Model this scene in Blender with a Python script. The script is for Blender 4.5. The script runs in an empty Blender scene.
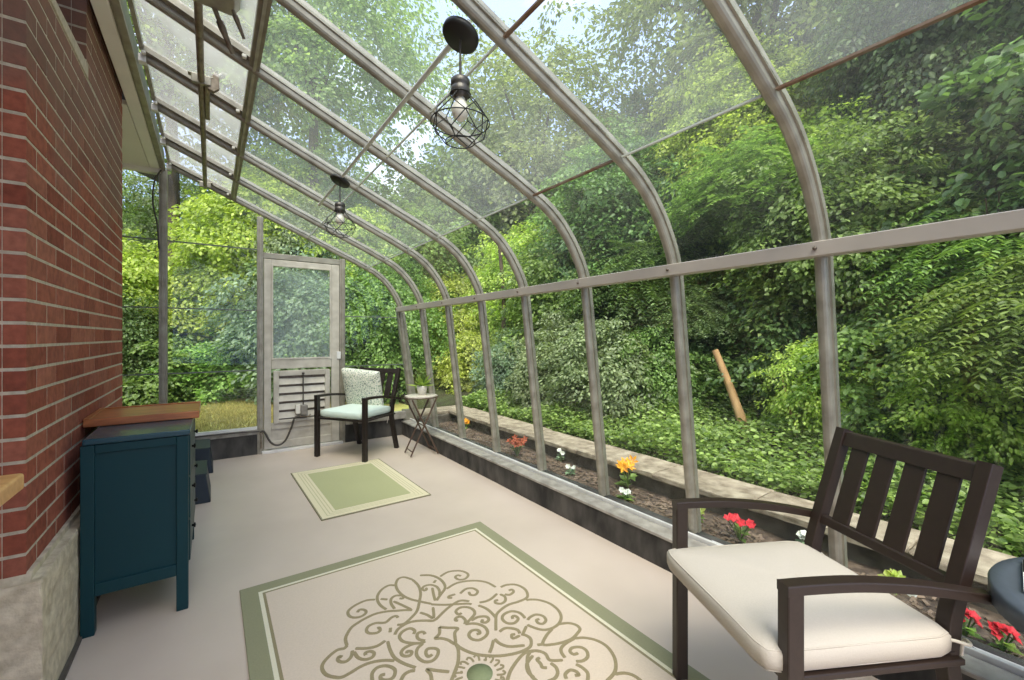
import bpy, bmesh, math, random
import numpy as np
from mathutils import Vector, Matrix
random.seed(7)
C = bpy.context.scene.collection
PI = math.pi
SC = bpy.context.scene

# ------------------------------------------------------------------ camera maths (photo is 1024 x 680)
F_PX, VX, HV, CAM_H = 430.0, 211.0, 336.5, 1.2
TH = math.atan2(512 - VX, F_PX); S_, C_ = math.sin(TH), math.cos(TH)
def ground(u, v, z=0.0):
    a = (u - 512) / F_PX; r = (S_ + a*C_, C_ - a*S_, (HV - v) / F_PX)
    t = (z - CAM_H) / r[2]
    return (r[0]*t, r[1]*t)

cam = bpy.data.cameras.new('camera'); co = bpy.data.objects.new('camera', cam); C.objects.link(co)
co.location = (0, 0, CAM_H); co.rotation_euler = (PI/2, 0, -TH)
cam.sensor_width = 36; cam.lens = F_PX / 1024 * 36; cam.shift_y = -3.5/1024; cam.clip_start = .02
SC.camera = co

# ------------------------------------------------------------------ material helpers
def lin(r, g, b):
    f = lambda c: c/12.92 if c <= .04045 else ((c+.055)/1.055)**2.4
    return (f(r/255), f(g/255), f(b/255), 1)
def new_mat(name):
    m = bpy.data.materials.new(name); m.use_nodes = True
    nt = m.node_tree; nt.nodes.clear()
    return m, nt, nt.nodes, nt.links
def N(nt, t, **kw):
    n = nt.nodes.new(t)
    for k, v in kw.items():
        if k in n.inputs: n.inputs[k].default_value = v
        else: setattr(n, k, v)
    return n
def out(nt, sh):
    o = nt.nodes.new('ShaderNodeOutputMaterial'); nt.links.new(sh, o.inputs['Surface']); return o
def ramp(nt, fac, stops, interp='LINEAR'):
    r = nt.nodes.new('ShaderNodeValToRGB'); r.color_ramp.interpolation = interp
    el = r.color_ramp.elements
    while len(el) < len(stops): el.new(.5)
    for e, (p, c) in zip(el, stops): e.position = p; e.color = c
    nt.links.new(fac, r.inputs['Fac']); return r.outputs['Color']
def math_(nt, op, a, b=None):
    n = nt.nodes.new('ShaderNodeMath'); n.operation = op
    for i, x in enumerate((a, b)):
        if x is None: continue
        if isinstance(x, (int, float)): n.inputs[i].default_value = x
        else: nt.links.new(x, n.inputs[i])
    return n.outputs[0]
def mixc(nt, fac, a, b):
    n = nt.nodes.new('ShaderNodeMix'); n.data_type = 'RGBA'
    for s, x in ((n.inputs[0], fac), (n.inputs[6], a), (n.inputs[7], b)):
        if isinstance(x, (int, float, tuple)): s.default_value = x
        else: nt.links.new(x, s)
    return n.outputs[2]
def simple(name, col, rough=.5, metal=0, noise=0, scale=20, bump=0, col2=None, spec=.5, stretch=None, detail=4):
    m, nt, nd, ln = new_mat(name)
    p = N(nt, 'ShaderNodeBsdfPrincipled'); p.inputs['Roughness'].default_value = rough
    p.inputs['Metallic'].default_value = metal; p.inputs['Specular IOR Level'].default_value = spec
    p.inputs['Base Color'].default_value = col
    if noise or bump or col2:
        tc = N(nt, 'ShaderNodeTexCoord'); mp = N(nt, 'ShaderNodeMapping')
        if stretch: mp.inputs['Scale'].default_value = stretch
        ln.new(tc.outputs['Object'], mp.inputs['Vector'])
        nz = N(nt, 'ShaderNodeTexNoise', Scale=scale, Detail=detail)
        ln.new(mp.outputs[0], nz.inputs['Vector'])
        c2 = col2 or tuple(min(1, c*(1-noise)) for c in col[:3]) + (1,)
        ln.new(ramp(nt, nz.outputs['Fac'], [(.32, c2), (.68, col)]), p.inputs['Base Color'])
        if bump:
            b = N(nt, 'ShaderNodeBump', Strength=bump, Distance=.01); ln.new(nz.outputs['Fac'], b.inputs['Height']); ln.new(b.outputs[0], p.inputs['Normal'])
    out(nt, p.outputs[0]); return m

M = {}
M['floor'] = simple('painted_concrete', lin(210,194,180), .42, noise=.10, scale=1.7, col2=lin(198,182,168))
M['knee'] = simple('stained_block', lin(88,84,80), .75, scale=9, col2=lin(34,33,32), bump=.5, stretch=(1,1,.45), detail=8)
M['sillwood'] = simple('weathered_sill', lin(176,170,160), .6, scale=14, col2=lin(132,126,118), bump=.15)
M['alu'] = simple('grey_aluminium', lin(170,164,150), .4, metal=.4, scale=12, col2=lin(140,134,121), spec=.4)
M['alu_bright'] = simple('bright_aluminium', lin(232,230,226), .35, metal=.15, noise=.10, scale=20)
M['alu_plate'] = simple('eave_plate_paint', lin(184,174,164), .5, metal=.15, noise=.1, scale=6)
M['rust'] = simple('rusty_bar', lin(150,140,125), .6, metal=.3, scale=7, col2=lin(110,66,34))
M['lap'] = simple('glass_edge', lin(206,210,200), .3, noise=.2, scale=10)
M['lapdark'] = simple('dark_glass_edge', lin(112,120,108), .35, noise=.2, scale=10)
M['conduit'] = simple('pale_conduit', lin(206,206,198), .4, noise=.08, scale=20)
M['white_beam'] = simple('white_painted_beam', lin(242,237,226), .5, noise=.08, scale=5)
M['soffit'] = simple('soffit_paint', lin(232,226,212), .6, noise=.06, scale=3)
M['door'] = simple('weathered_white_aluminium', lin(202,196,184), .5, metal=.1, scale=9, col2=lin(176,169,157))
M['bolt'] = simple('bolt_steel', lin(120,108,98), .45, metal=.7, noise=.3, scale=60)
M['gear'] = simple('dull_mill_steel', lin(150,138,122), .45, metal=.5, scale=25, col2=lin(112,98,82))
M['socket'] = simple('aged_socket', lin(96,92,88), .4, metal=.6, noise=.2, scale=40)
M['clip'] = simple('white_clip', lin(226,222,212), .4, noise=.05)
M['bronze'] = simple('dark_bronze_powder_coat', lin(46,34,28), .42, noise=.18, scale=60, bump=.03, spec=.5)
M['bronze2'] = simple('dark_bronze_far', lin(38,30,26), .45, noise=.18, scale=60)
M['beige'] = simple('cream_canvas', lin(194,186,174), .85, noise=.05, scale=240, bump=.12, spec=.15)
M['mint'] = simple('pale_mint_canvas', lin(214,228,218), .85, noise=.06, scale=200, bump=.1, spec=.15)
M['teal'] = simple('teal_paint', lin(6,54,60), .45, noise=.10, scale=3, spec=.3)
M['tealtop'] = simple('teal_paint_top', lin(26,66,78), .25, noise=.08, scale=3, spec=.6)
M['navy'] = simple('navy_plastic', lin(34,46,58), .5, noise=.1, scale=20)
M['blackmetal'] = simple('matte_black_metal', lin(34,33,31), .5, noise=.15, scale=40)
M['knob'] = simple('dark_knob', lin(40,38,36), .35, metal=.7, noise=.1)
M['slate'] = simple('slate_grey_table', lin(74,82,92), .45, noise=.12, scale=30, bump=.03)
M['brownmetal'] = simple('brown_metal_leg', lin(88,68,56), .45, noise=.15, scale=40)
M['stone_top'] = simple('pale_mosaic_top', lin(220,214,202), .5, scale=45, col2=lin(186,176,162))
M['bed_soil'] = simple('mulch_soil', lin(116,98,84), .95, scale=26, col2=lin(58,46,40), bump=1.0, detail=9)
M['chip'] = simple('bark_chip', lin(150,128,110), .9, scale=3, col2=lin(92,74,62))
M['capstone'] = simple('capstone', lin(184,170,150), .85, scale=13, col2=lin(128,114,97), bump=.4, detail=8)
M['stonewall'] = simple('rough_stone', lin(112,104,94), .9, scale=8, col2=lin(62,56,50), bump=.8, detail=8)
M['bark'] = simple('bark', lin(104,88,72), .9, scale=12, col2=lin(62,52,42), bump=.8, stretch=(1,1,.2), detail=6)
M['palebark'] = simple('pale_bark', lin(196,158,112), .85, scale=10, col2=lin(160,120,80), bump=.4, stretch=(1,1,.25))
M['lawn'] = simple('lawn_ground', lin(170,176,92), .95, scale=2.2, col2=lin(176,160,104), detail=7)
M['earth'] = simple('woodland_earth', lin(66,74,38), .98, scale=3, col2=lin(54,46,32), detail=6)
M['pot'] = simple('white_pot', lin(226,222,214), .4, noise=.05)
M['paper'] = simple('white_paper', lin(232,230,226), .6, noise=.04)
M['ink'] = simple('black_print', lin(22,22,24), .5, noise=.1)
M['cord'] = simple('grey_cord', lin(72,66,60), .5, noise=.1)
M['motor'] = simple('grey_motor_housing', lin(150,144,136), .4, metal=.4, noise=.2, scale=30)
M['housewall'] = simple('house_siding', lin(196,190,178), .7, noise=.06, scale=3)
M['shingle'] = simple('roof_shingle', lin(92,86,80), .9, noise=.3, scale=12)
M['strap'] = simple('cream_tie', lin(226,220,206), .8, noise=.05, scale=100)
M['rugpat'] = simple('olive_scroll_pile', lin(152,140,110), .95, noise=.12, scale=160, spec=.1)
M['ruggreen'] = simple('green_flower_pile', lin(140,148,112), .95, noise=.10, scale=160, spec=.1)
def petal(name, c, c2): M[name] = simple(name, c, .6, scale=30, col2=c2)
petal('yellow_petal', lin(250,190,50), lin(232,150,30)); petal('red_petal', lin(232,58,72), lin(200,30,46))
petal('rust_petal', lin(196,98,62), lin(150,70,44)); petal('white_petal', lin(240,240,232), lin(222,224,210))

def wood(name, a, b, sc=(2.2, 14, 14), rough=.3):
    m, nt, nd, ln = new_mat(name)
    tc = N(nt, 'ShaderNodeTexCoord'); mp = N(nt, 'ShaderNodeMapping'); mp.inputs['Scale'].default_value = sc
    ln.new(tc.outputs['Object'], mp.inputs[0])
    nz = N(nt, 'ShaderNodeTexNoise', Scale=3.0, Detail=8, Distortion=.6); ln.new(mp.outputs[0], nz.inputs['Vector'])
    p = N(nt, 'ShaderNodeBsdfPrincipled', Roughness=rough)
    ln.new(ramp(nt, nz.outputs['Fac'], [(.3, b), (.7, a)]), p.inputs['Base Color'])
    out(nt, p.outputs[0]); return m
M['walnut'] = wood('reddish_oak_block', lin(192,120,70), lin(140,76,40))
M['maple'] = wood('maple_block', lin(232,182,116), lin(204,146,82))

def brick_mat():
    m, nt, nd, ln = new_mat('red_brick')
    g = N(nt, 'ShaderNodeNewGeometry'); tc = N(nt, 'ShaderNodeTexCoord')
    p = N(nt, 'ShaderNodeBsdfPrincipled', Roughness=.85); p.inputs['Specular IOR Level'].default_value = .25
    base = ramp(nt, g.outputs['Random Per Island'], [(0, lin(138,74,57)), (.4, lin(160,90,70)), (.75, lin(170,106,86)), (1, lin(146,82,65))])
    nz = N(nt, 'ShaderNodeTexNoise', Scale=38.0, Detail=6); ln.new(tc.outputs['Object'], nz.inputs['Vector'])
    spk = ramp(nt, nz.outputs['Fac'], [(.3, (.72,.72,.72,1)), (.7, (1.12,1.1,1.08,1))])
    mul = nt.nodes.new('ShaderNodeMix'); mul.data_type = 'RGBA'; mul.blend_type = 'MULTIPLY'; mul.inputs[0].default_value = 1
    ln.new(base, mul.inputs[6]); ln.new(spk, mul.inputs[7])
    # old grey wash left on the shoulder courses of the chimney
    n2 = N(nt, 'ShaderNodeTexNoise', Scale=2.4, Detail=5); ln.new(tc.outputs['Object'], n2.inputs['Vector'])
    sx = N(nt, 'ShaderNodeSeparateXYZ'); ln.new(tc.outputs['Object'], sx.inputs[0])
    hz = math_(nt, 'MULTIPLY', math_(nt, 'SUBTRACT', sx.outputs['Z'], 1.35), 1.3)
    yy = math_(nt, 'MULTIPLY', math_(nt, 'SUBTRACT', 1.0, sx.outputs['Y']), 2.0)
    k = math_(nt, 'ADD', math_(nt, 'MINIMUM', hz, yy), math_(nt, 'SUBTRACT', n2.outputs['Fac'], .5))
    fac = ramp(nt, k, [(.0, (0,0,0,1)), (.45, (.62,.62,.62,1))])
    ln.new(mixc(nt, fac, mul.outputs[2], lin(122,106,94)), p.inputs['Base Color'])
    b = N(nt, 'ShaderNodeBump', Strength=.5, Distance=.004); ln.new(nz.outputs['Fac'], b.inputs['Height']); ln.new(b.outputs[0], p.inputs['Normal'])
    out(nt, p.outputs[0]); return m
M['brick'] = brick_mat()
M['mortar'] = simple('mortar', lin(206,194,172), .95, scale=40, col2=lin(178,166,146), bump=.4)
M['concrete'] = simple('rough_footing', lin(226,212,184), .9, scale=24, col2=lin(188,173,146), bump=.9, detail=12)

def glass_mat(name, haze, tint=(.95,.98,.96,1), hazecol=(.86,.9,.86,1), refl=.32, patch=2.0):
    m, nt, nd, ln = new_mat(name)
    tr = N(nt, 'ShaderNodeBsdfTransparent', Color=tint); gl = N(nt, 'ShaderNodeBsdfGlossy', Roughness=.015)
    lw = N(nt, 'ShaderNodeLayerWeight', Blend=.5)
    fr = math_(nt, 'ADD', math_(nt, 'MULTIPLY', math_(nt, 'POWER', lw.outputs['Facing'], 4.0), refl), .018)
    mx = N(nt, 'ShaderNodeMixShader'); ln.new(fr, mx.inputs[0]); ln.new(tr.outputs[0], mx.inputs[1]); ln.new(gl.outputs[0], mx.inputs[2])
    df = N(nt, 'ShaderNodeBsdfDiffuse', Color=hazecol); tl = N(nt, 'ShaderNodeBsdfTranslucent', Color=hazecol)
    hz = N(nt, 'ShaderNodeMixShader'); hz.inputs[0].default_value = .6; ln.new(df.outputs[0], hz.inputs[1]); ln.new(tl.outputs[0], hz.inputs[2])
    tc = N(nt, 'ShaderNodeTexCoord'); nz = N(nt, 'ShaderNodeTexNoise', Scale=patch, Detail=7); ln.new(tc.outputs['Object'], nz.inputs['Vector'])
    n2 = N(nt, 'ShaderNodeTexNoise', Scale=70.0, Detail=2); ln.new(tc.outputs['Object'], n2.inputs['Vector'])
    sp = ramp(nt, n2.outputs['Fac'], [(.66, (0,0,0,1)), (.72, (1,1,1,1))])
    hf = ramp(nt, nz.outputs['Fac'], [(.25, (haze*.5,)*3+(1,)), (.8, (haze*1.5,)*3+(1,))])
    hf2 = math_(nt, 'ADD', hf, math_(nt, 'MULTIPLY', sp, haze*.5))
    m2 = N(nt, 'ShaderNodeMixShader'); ln.new(hf2, m2.inputs[0]); ln.new(mx.outputs[0], m2.inputs[1]); ln.new(hz.outputs[0], m2.inputs[2])
    out(nt, m2.outputs[0]); return m
M['glass_roof'] = glass_mat('dusty_roof_glass', .08)
M['glass_vent'] = glass_mat('frosted_vent_glass', .30, hazecol=(.9,.88,.82,1))
M['glass_curve'] = glass_mat('curved_glass', .018)
M['glass_wall'] = glass_mat('wall_glass', .010, refl=.22)
M['glass_door'] = glass_mat('storm_door_glass', .17, hazecol=(.80,.92,.94,1))

def leaf_mat(name, a, b, trans, tint):
    m, nt, nd, ln = new_mat(name)
    g = N(nt, 'ShaderNodeNewGeometry'); oi = N(nt, 'ShaderNodeObjectInfo')
    col = ramp(nt, g.outputs['Random Per Island'], [(0, a), (.75, b), (1, tuple(min(1, x*1.45) for x in b[:3])+(1,))])
    hs = N(nt, 'ShaderNodeHueSaturation'); ln.new(col, hs.inputs['Color'])
    ln.new(math_(nt, 'ADD', math_(nt, 'MULTIPLY', oi.outputs['Random'], .03), .468), hs.inputs['Hue'])
    ln.new(math_(nt, 'ADD', math_(nt, 'MULTIPLY', oi.outputs['Random'], .3), .85), hs.inputs['Value'])
    df = N(nt, 'ShaderNodeBsdfDiffuse'); tl = N(nt, 'ShaderNodeBsdfTranslucent'); hs.inputs['Saturation'].default_value = .90; ln.new(hs.outputs[0], df.inputs[0])
    mt = nt.nodes.new('ShaderNodeMix'); mt.data_type = 'RGBA'; mt.blend_type = 'MULTIPLY'; mt.inputs[0].default_value = 1
    ln.new(hs.outputs[0], mt.inputs[6]); mt.inputs[7].default_value = tint; ln.new(mt.outputs[2], tl.inputs[0])
    mx = N(nt, 'ShaderNodeMixShader'); mx.inputs[0].default_value = trans; ln.new(df.outputs[0], mx.inputs[1]); ln.new(tl.outputs[0], mx.inputs[2])
    gl = N(nt, 'ShaderNodeBsdfGlossy', Roughness=.42); m2 = N(nt, 'ShaderNodeMixShader'); m2.inputs[0].default_value = .035
    ln.new(mx.outputs[0], m2.inputs[1]); ln.new(gl.outputs[0], m2.inputs[2])
    out(nt, m2.outputs[0]); return m
LT = (1.5, 1.6, .8, 1)
M['leaf_bright'] = leaf_mat('bright_leaf', lin(120,152,44), lin(178,200,84), .45, LT)
M['leaf_yellow'] = leaf_mat('yellow_leaf', lin(128,148,44), lin(176,190,80), .45, LT)
M['leaf_mid'] = leaf_mat('mid_leaf', lin(80,116,46), lin(126,160,76), .4, LT)
M['leaf_deep'] = leaf_mat('deep_leaf', lin(56,90,42), lin(98,134,68), .35, LT)
M['leaf_grey'] = leaf_mat('grey_leaf', lin(96,122,78), lin(146,168,118), .35, LT)
M['leaf_blue'] = leaf_mat('blue_leaf', lin(92,126,92), lin(140,170,134), .35, LT)
M['grass'] = leaf_mat('grass_blade', lin(150,152,78), lin(192,184,112), .3, (1.2,1.2,.9,1))
M['leaf_ivy'] = leaf_mat('ivy_leaf', lin(74,118,42), lin(140,178,84), .4, LT)
M['leaf_tall'] = leaf_mat('tall_tree_leaf', lin(100,128,68), lin(148,170,102), .5, LT)

def rug_mat(name, hx, hy, stops, rough_noise=.08, stripes=None):
    m, nt, nd, ln = new_mat(name)
    tc = N(nt, 'ShaderNodeTexCoord'); sx = N(nt, 'ShaderNodeSeparateXYZ'); ln.new(tc.outputs['Object'], sx.inputs[0])
    ex = math_(nt, 'SUBTRACT', hx, math_(nt, 'ABSOLUTE', sx.outputs['X'])); ey = math_(nt, 'SUBTRACT', hy, math_(nt, 'ABSOLUTE', sx.outputs['Y']))
    e = math_(nt, 'MULTIPLY', math_(nt, 'MINIMUM', ex, ey), 2.0)
    col = ramp(nt, e, [(p*2, c) for p, c in stops], 'CONSTANT')
    if stripes:
        lo, hi, per, c = stripes
        w = math_(nt, 'FRACT', math_(nt, 'MULTIPLY', e, .5/per))
        on = math_(nt, 'MULTIPLY', math_(nt, 'LESS_THAN', w, .3), math_(nt, 'MULTIPLY', math_(nt, 'GREATER_THAN', e, lo*2), math_(nt, 'LESS_THAN', e, hi*2)))
        col = mixc(nt, on, col, c)
    nz = N(nt, 'ShaderNodeTexNoise', Scale=140.0, Detail=3); ln.new(tc.outputs['Object'], nz.inputs['Vector'])
    n2 = N(nt, 'ShaderNodeTexNoise', Scale=3.0, Detail=3); ln.new(tc.outputs['Object'], n2.inputs['Vector'])
    f = math_(nt, 'ADD', math_(nt, 'MULTIPLY', nz.outputs['Fac'], .3), math_(nt, 'MULTIPLY', n2.outputs['Fac'], .12))
    mul = nt.nodes.new('ShaderNodeMix'); mul.data_type = 'RGBA'; mul.blend_type = 'MULTIPLY'; mul.inputs[0].default_value = 1
    ln.new(col, mul.inputs[6]); ln.new(ramp(nt, f, [(.05, (.86,.86,.86,1)), (.36, (1.05,1.05,1.05,1))]), mul.inputs[7])
    p = N(nt, 'ShaderNodeBsdfPrincipled', Roughness=.95); p.inputs['Specular IOR Level'].default_value = .1
    ln.new(mul.outputs[2], p.inputs['Base Color'])
    b = N(nt, 'ShaderNodeBump', Strength=.3, Distance=.003); ln.new(nz.outputs['Fac'], b.inputs['Height']); ln.new(b.outputs[0], p.inputs['Normal'])
    out(nt, p.outputs[0]); return m

# leaf print for the throw pillow
def pillow_mat():
    m, nt, nd, ln = new_mat('leaf_print_canvas')
    tc = N(nt, 'ShaderNodeTexCoord'); mp = N(nt, 'ShaderNodeMapping'); mp.inputs['Scale'].default_value = (1, 1, .55); mp.inputs['Rotation'].default_value = (0, .7, 0)
    ln.new(tc.outputs['Object'], mp.inputs[0])
    v = N(nt, 'ShaderNodeTexVoronoi', Scale=46.0); v.feature = 'DISTANCE_TO_EDGE'; ln.new(mp.outputs[0], v.inputs['Vector'])
    v2 = N(nt, 'ShaderNodeTexVoronoi', Scale=46.0); ln.new(mp.outputs[0], v2.inputs['Vector'])
    leafc = ramp(nt, v2.outputs['Color'], [(0, lin(150,166,140)), (.4, lin(196,204,186)), (.62, lin(140,150,138)), (1, lin(176,188,180))])
    fac = ramp(nt, v.outputs['Distance'], [(.10, (0,0,0,1)), (.16, (1,1,1,1))])
    p = N(nt, 'ShaderNodeBsdfPrincipled', Roughness=.9); ln.new(mixc(nt, fac, lin(232,230,216), leafc), p.inputs['Base Color'])
    out(nt, p.outputs[0]); return m
M['pillow'] = pillow_mat()

# ------------------------------------------------------------------ mesh builder
class MB:
    def __init__(s): s.v = []; s.f = []; s.m = []; s.sm = []
    def add(s, vs, fs, mi=0, smooth=False):
        o = len(s.v); s.v += [tuple(p) for p in vs]
        for f in fs: s.f.append(tuple(i+o for i in f)); s.m.append(mi); s.sm.append(smooth)
    def box(s, x0, x1, y0, y1, z0, z1, mi=0, mat=None):
        vs = [Vector((x, y, z)) for z in (z0, z1) for x, y in ((x0,y0),(x1,y0),(x1,y1),(x0,y1))]
        if mat: vs = [mat @ p for p in vs]
        s.add(vs, [(3,2,1,0),(4,5,6,7),(0,1,5,4),(1,2,6,5),(2,3,7,6),(3,0,4,7)], mi)
    def bar(s, a, b, w, h, up=(0,0,1), mi=0):      # rectangular bar between two points
        s.sweep([a, b], [(-w/2,-h/2),(w/2,-h/2),(w/2,h/2),(-w/2,h/2)], up, mi=mi)
    def sweep(s, path, prof, up=(0,0,1), mi=0, smooth=False, closed=False):
        P = [Vector(p) for p in path]; n = len(P); k = len(prof); vs = []; up = Vector(up)
        for i in range(n):
            if closed: t = P[(i+1) % n] - P[i-1]
            else: t = P[min(i+1, n-1)] - P[max(i-1, 0)]
            t.normalize(); sd = t.cross(up)
            if sd.length < 1e-4: sd = t.cross(Vector((1,0,0)))
            sd.normalize(); u = sd.cross(t).normalized()
            # mitre
            sc = 1.0
            if 0 < i < n-1 and not closed:
                c = (P[i+1]-P[i]).normalized().dot((P[i]-P[i-1]).normalized()); sc = 1/max(.5, math.sqrt(max(.01, (1+c)/2)))
            for a, b in prof: vs.append(P[i] + sd*a + u*b*sc)
        fs = []
        for i in range(n if closed else n-1):
            for j in range(k):
                i2 = (i+1) % n
                fs.append((i*k+j, i*k+(j+1) % k, i2*k+(j+1) % k, i2*k+j))
        s.add(vs, fs, mi, smooth)
        if not closed: s.add([vs[j] for j in range(k)], [tuple(range(k))[::-1]], mi); s.add([vs[(n-1)*k+j] for j in range(k)], [tuple(range(k))], mi)
    def tube(s, path, r, n=8, mi=0, closed=False):
        P = [Vector(p) for p in path]; m = len(P); vs = []; prev = None
        for i in range(m):
            t = (P[(i+1) % m] - P[i-1]) if closed else (P[min(i+1, m-1)] - P[max(i-1, 0)])
            t.normalize()
            if prev is None:
                a = Vector((0,0,1)) if abs(t.z) < .9 else Vector((1,0,0)); prev = t.cross(a).normalized()
            prev = (prev - t*prev.dot(t)).normalized(); b = t.cross(prev)
            rr = r[i] if isinstance(r, (list, tuple)) else r
            for j in range(n): q = 2*PI*j/n; vs.append(P[i] + prev*rr*math.cos(q) + b*rr*math.sin(q))
        fs = []
        for i in range(m if closed else m-1):
            i2 = (i+1) % m
            for j in range(n): fs.append((i*n+j, i*n+(j+1) % n, i2*n+(j+1) % n, i2*n+j))
        s.add(vs, fs, mi, True)
        if not closed: s.add(vs[:n], [tuple(range(n))[::-1]], mi); s.add(vs[-n:], [tuple(range(n))], mi)
    def lathe(s, prof, c=(0,0,0), n=24, mi=0, mat=None):
        vs = []
        for r, z in prof:
            for j in range(n): q = 2*PI*j/n; p = Vector((r*math.cos(q), r*math.sin(q), z)); vs.append((mat @ p if mat else p) + Vector(c))
        fs = []
        for i in range(len(prof)-1):
            for j in range(n): fs.append((i*n+j, i*n+(j+1) % n, (i+1)*n+(j+1) % n, (i+1)*n+j))
        s.add(vs, fs, mi, True)
        s.add(vs[:n], [tuple(range(n))[::-1]], mi); s.add(vs[-n:], [tuple(range(n))], mi)
    def prism(s, poly, axis, a, b, mi=0):          # poly in the two remaining axes
        def pt(p, t): return {'x': (t, p[0], p[1]), 'y': (p[0], t, p[1]), 'z': (p[0], p[1], t)}[axis]
        n = len(poly); vs = [pt(p, a) for p in poly] + [pt(p, b) for p in poly]
        fs = [tuple(range(n))[::-1], tuple(range(n, 2*n))] + [(i, (i+1) % n, n+(i+1) % n, n+i) for i in range(n)]
        s.add(vs, fs, mi)
    def build(s, name, mats, parent=None, local=False, bevel=0, seg=2, kind=None, origin=None):
        me = bpy.data.meshes.new(name)
        off = Vector((0,0,0))
        if not local:
            if parent is not None:
                q = parent
                while q is not None: off += q.location; q = q.parent
            elif origin is not None: off = Vector(origin)
            else:
                lo = [min(p[i] for p in s.v) for i in range(3)]; hi = [max(p[i] for p in s.v) for i in range(3)]
                off = Vector(((lo[0]+hi[0])/2, (lo[1]+hi[1])/2, lo[2]))
        me.from_pydata([tuple(Vector(p)-off) for p in s.v], [], s.f)
        if not isinstance(mats, (list, tuple)): mats = [mats]
        for m in mats: me.materials.append(m)
        me.polygons.foreach_set('material_index', s.m); me.polygons.foreach_set('use_smooth', s.sm)
        bm = bmesh.new(); bm.from_mesh(me); bmesh.ops.recalc_face_normals(bm, faces=bm.faces); bm.to_mesh(me); bm.free()
        me.update()
        o = bpy.data.objects.new(name, me); C.objects.link(o)
        if parent is not None: o.parent = parent
        elif not local: o.location = off
        if bevel:
            b = o.modifiers.new('bevel', 'BEVEL'); b.width = bevel; b.segments = seg; b.limit_method = 'ANGLE'; b.angle_limit = .7
        if kind: o['kind'] = kind
        return o

def tag(o, label, cat, group=None, kind=None):
    o['label'] = label; o['category'] = cat
    if group: o['group'] = group
    if kind: o['kind'] = kind
    return o
def thing(name, loc, label, cat, group=None, rz=0, kind=None, scale=None):
    o = bpy.data.objects.new(name, None); C.objects.link(o); o.empty_display_size = .1
    o.location = loc; o.rotation_euler = (0, 0, rz)
    if scale: o.scale = scale
    return tag(o, label, cat, group, kind)
def spline(pts, n=8):                              # Catmull-Rom through points
    P = [Vector(p) for p in pts]; r = []
    for i in range(len(P)-1):
        p0 = P[max(i-1, 0)]; p1 = P[i]; p2 = P[i+1]; p3 = P[min(i+2, len(P)-1)]
        for k in range(n):
            t = k/n
            r.append(.5*((2*p1) + (p2-p0)*t + (2*p0-5*p1+4*p2-p3)*t*t + (3*p1-p0-3*p2+p3)*t**3))
    return r + [P[-1]]

# ================================================================== SETTING
YE = 5.08                 # end wall
RIB_Y = [.665 + .631*k for k in range(-2, 8)]     # -0.597 ... 5.082
YB = -.597
def st(mb, name, mat, label, cat='structure', **kw):
    return tag(mb.build(name, mat, **kw), label, cat, kind='structure')

b = MB(); b.box(-.95, 1.93, -1.6, YE+.02, -.12, 0); st(b, 'floor', M['floor'], 'pale grey painted concrete floor of the sunroom', 'floor')

# ---- chimney: real bricks on a mortar core
CX, CY0, CY1, SH_Z, ST_Y = -.475, 1.98, 3.77, 2.42, 2.78
BH, BL = .0726, .218
def brick_run(mb, y_of, z0, z1, a0, a1, face, lengths_first):
    z = z0; row = 0
    while z < z1 - .02:
        t = a0 - (0 if row % 2 else BL/2 - .0)
        while t < a1 - .005:
            s0, s1 = max(t, a0), min(t + BL - .0115, a1)
            if s1 - s0 > .02:
                j = random.uniform(-.0012, .0012); zz1 = min(z + BH - .0105, z1)
                face(mb, s0, s1, z, zz1, j)
            t += BL
        z += BH; row += 1
def side_face(mb, s0, s1, z0, z1, j): mb.box(CX-.05, CX+j*.5, s0, s1, z0, z1)
def front_at(y):
    def f(mb, s0, s1, z0, z1, j): mb.box(-s1, -s0, y+j, y+.05, z0, z1)
    return f
mb = MB(); Z0 = .449
brick_run(mb, None, Z0, SH_Z, CY0, CY1, side_face, 0)
brick_run(mb, None, SH_Z+.002, 3.2, ST_Y, CY1, side_face, 0)
brick_run(mb, None, Z0, SH_Z, .475+.052, .475+1.1, front_at(CY0), 0)
brick_run(mb, None, SH_Z+.002, 3.2, .475+.052, .475+1.1, front_at(ST_Y), 0)
# far return of the chimney
def back_face(mb, s0, s1, z0, z1, j): mb.box(-s1, -s0, CY1-.05, CY1+j, z0, z1)
brick_run(mb, None, Z0, 3.2, .475+.052, .475+1.1, back_face, 0)
core = MB()
core.box(-1.575, CX-.0018, CY0+.0018, CY1-.0018, Z0-.03, SH_Z-.005)
core.box(-1.575, CX-.0018, ST_Y+.0018, CY1-.0018, SH_Z-.01, 3.2)
# sloped mortar wash on the shoulder
core.prism([(CY0-.004, SH_Z-.012), (ST_Y+.01, SH_Z-.012), (ST_Y+.01, SH_Z+.05), (CY0+.05, SH_Z+.014), (CY0-.004, SH_Z+.004)], 'x', -1.57, CX+.004)
ch = thing('wall_left', (CX-.3, (CY0+CY1)/2, Z0), 'red brick chimney with a stepped shoulder on the left', 'chimney', kind='structure')
mb.build('brickwork', M['brick'], ch, bevel=.0012, seg=1); core.build('mortar', M['mortar'], ch)

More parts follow.
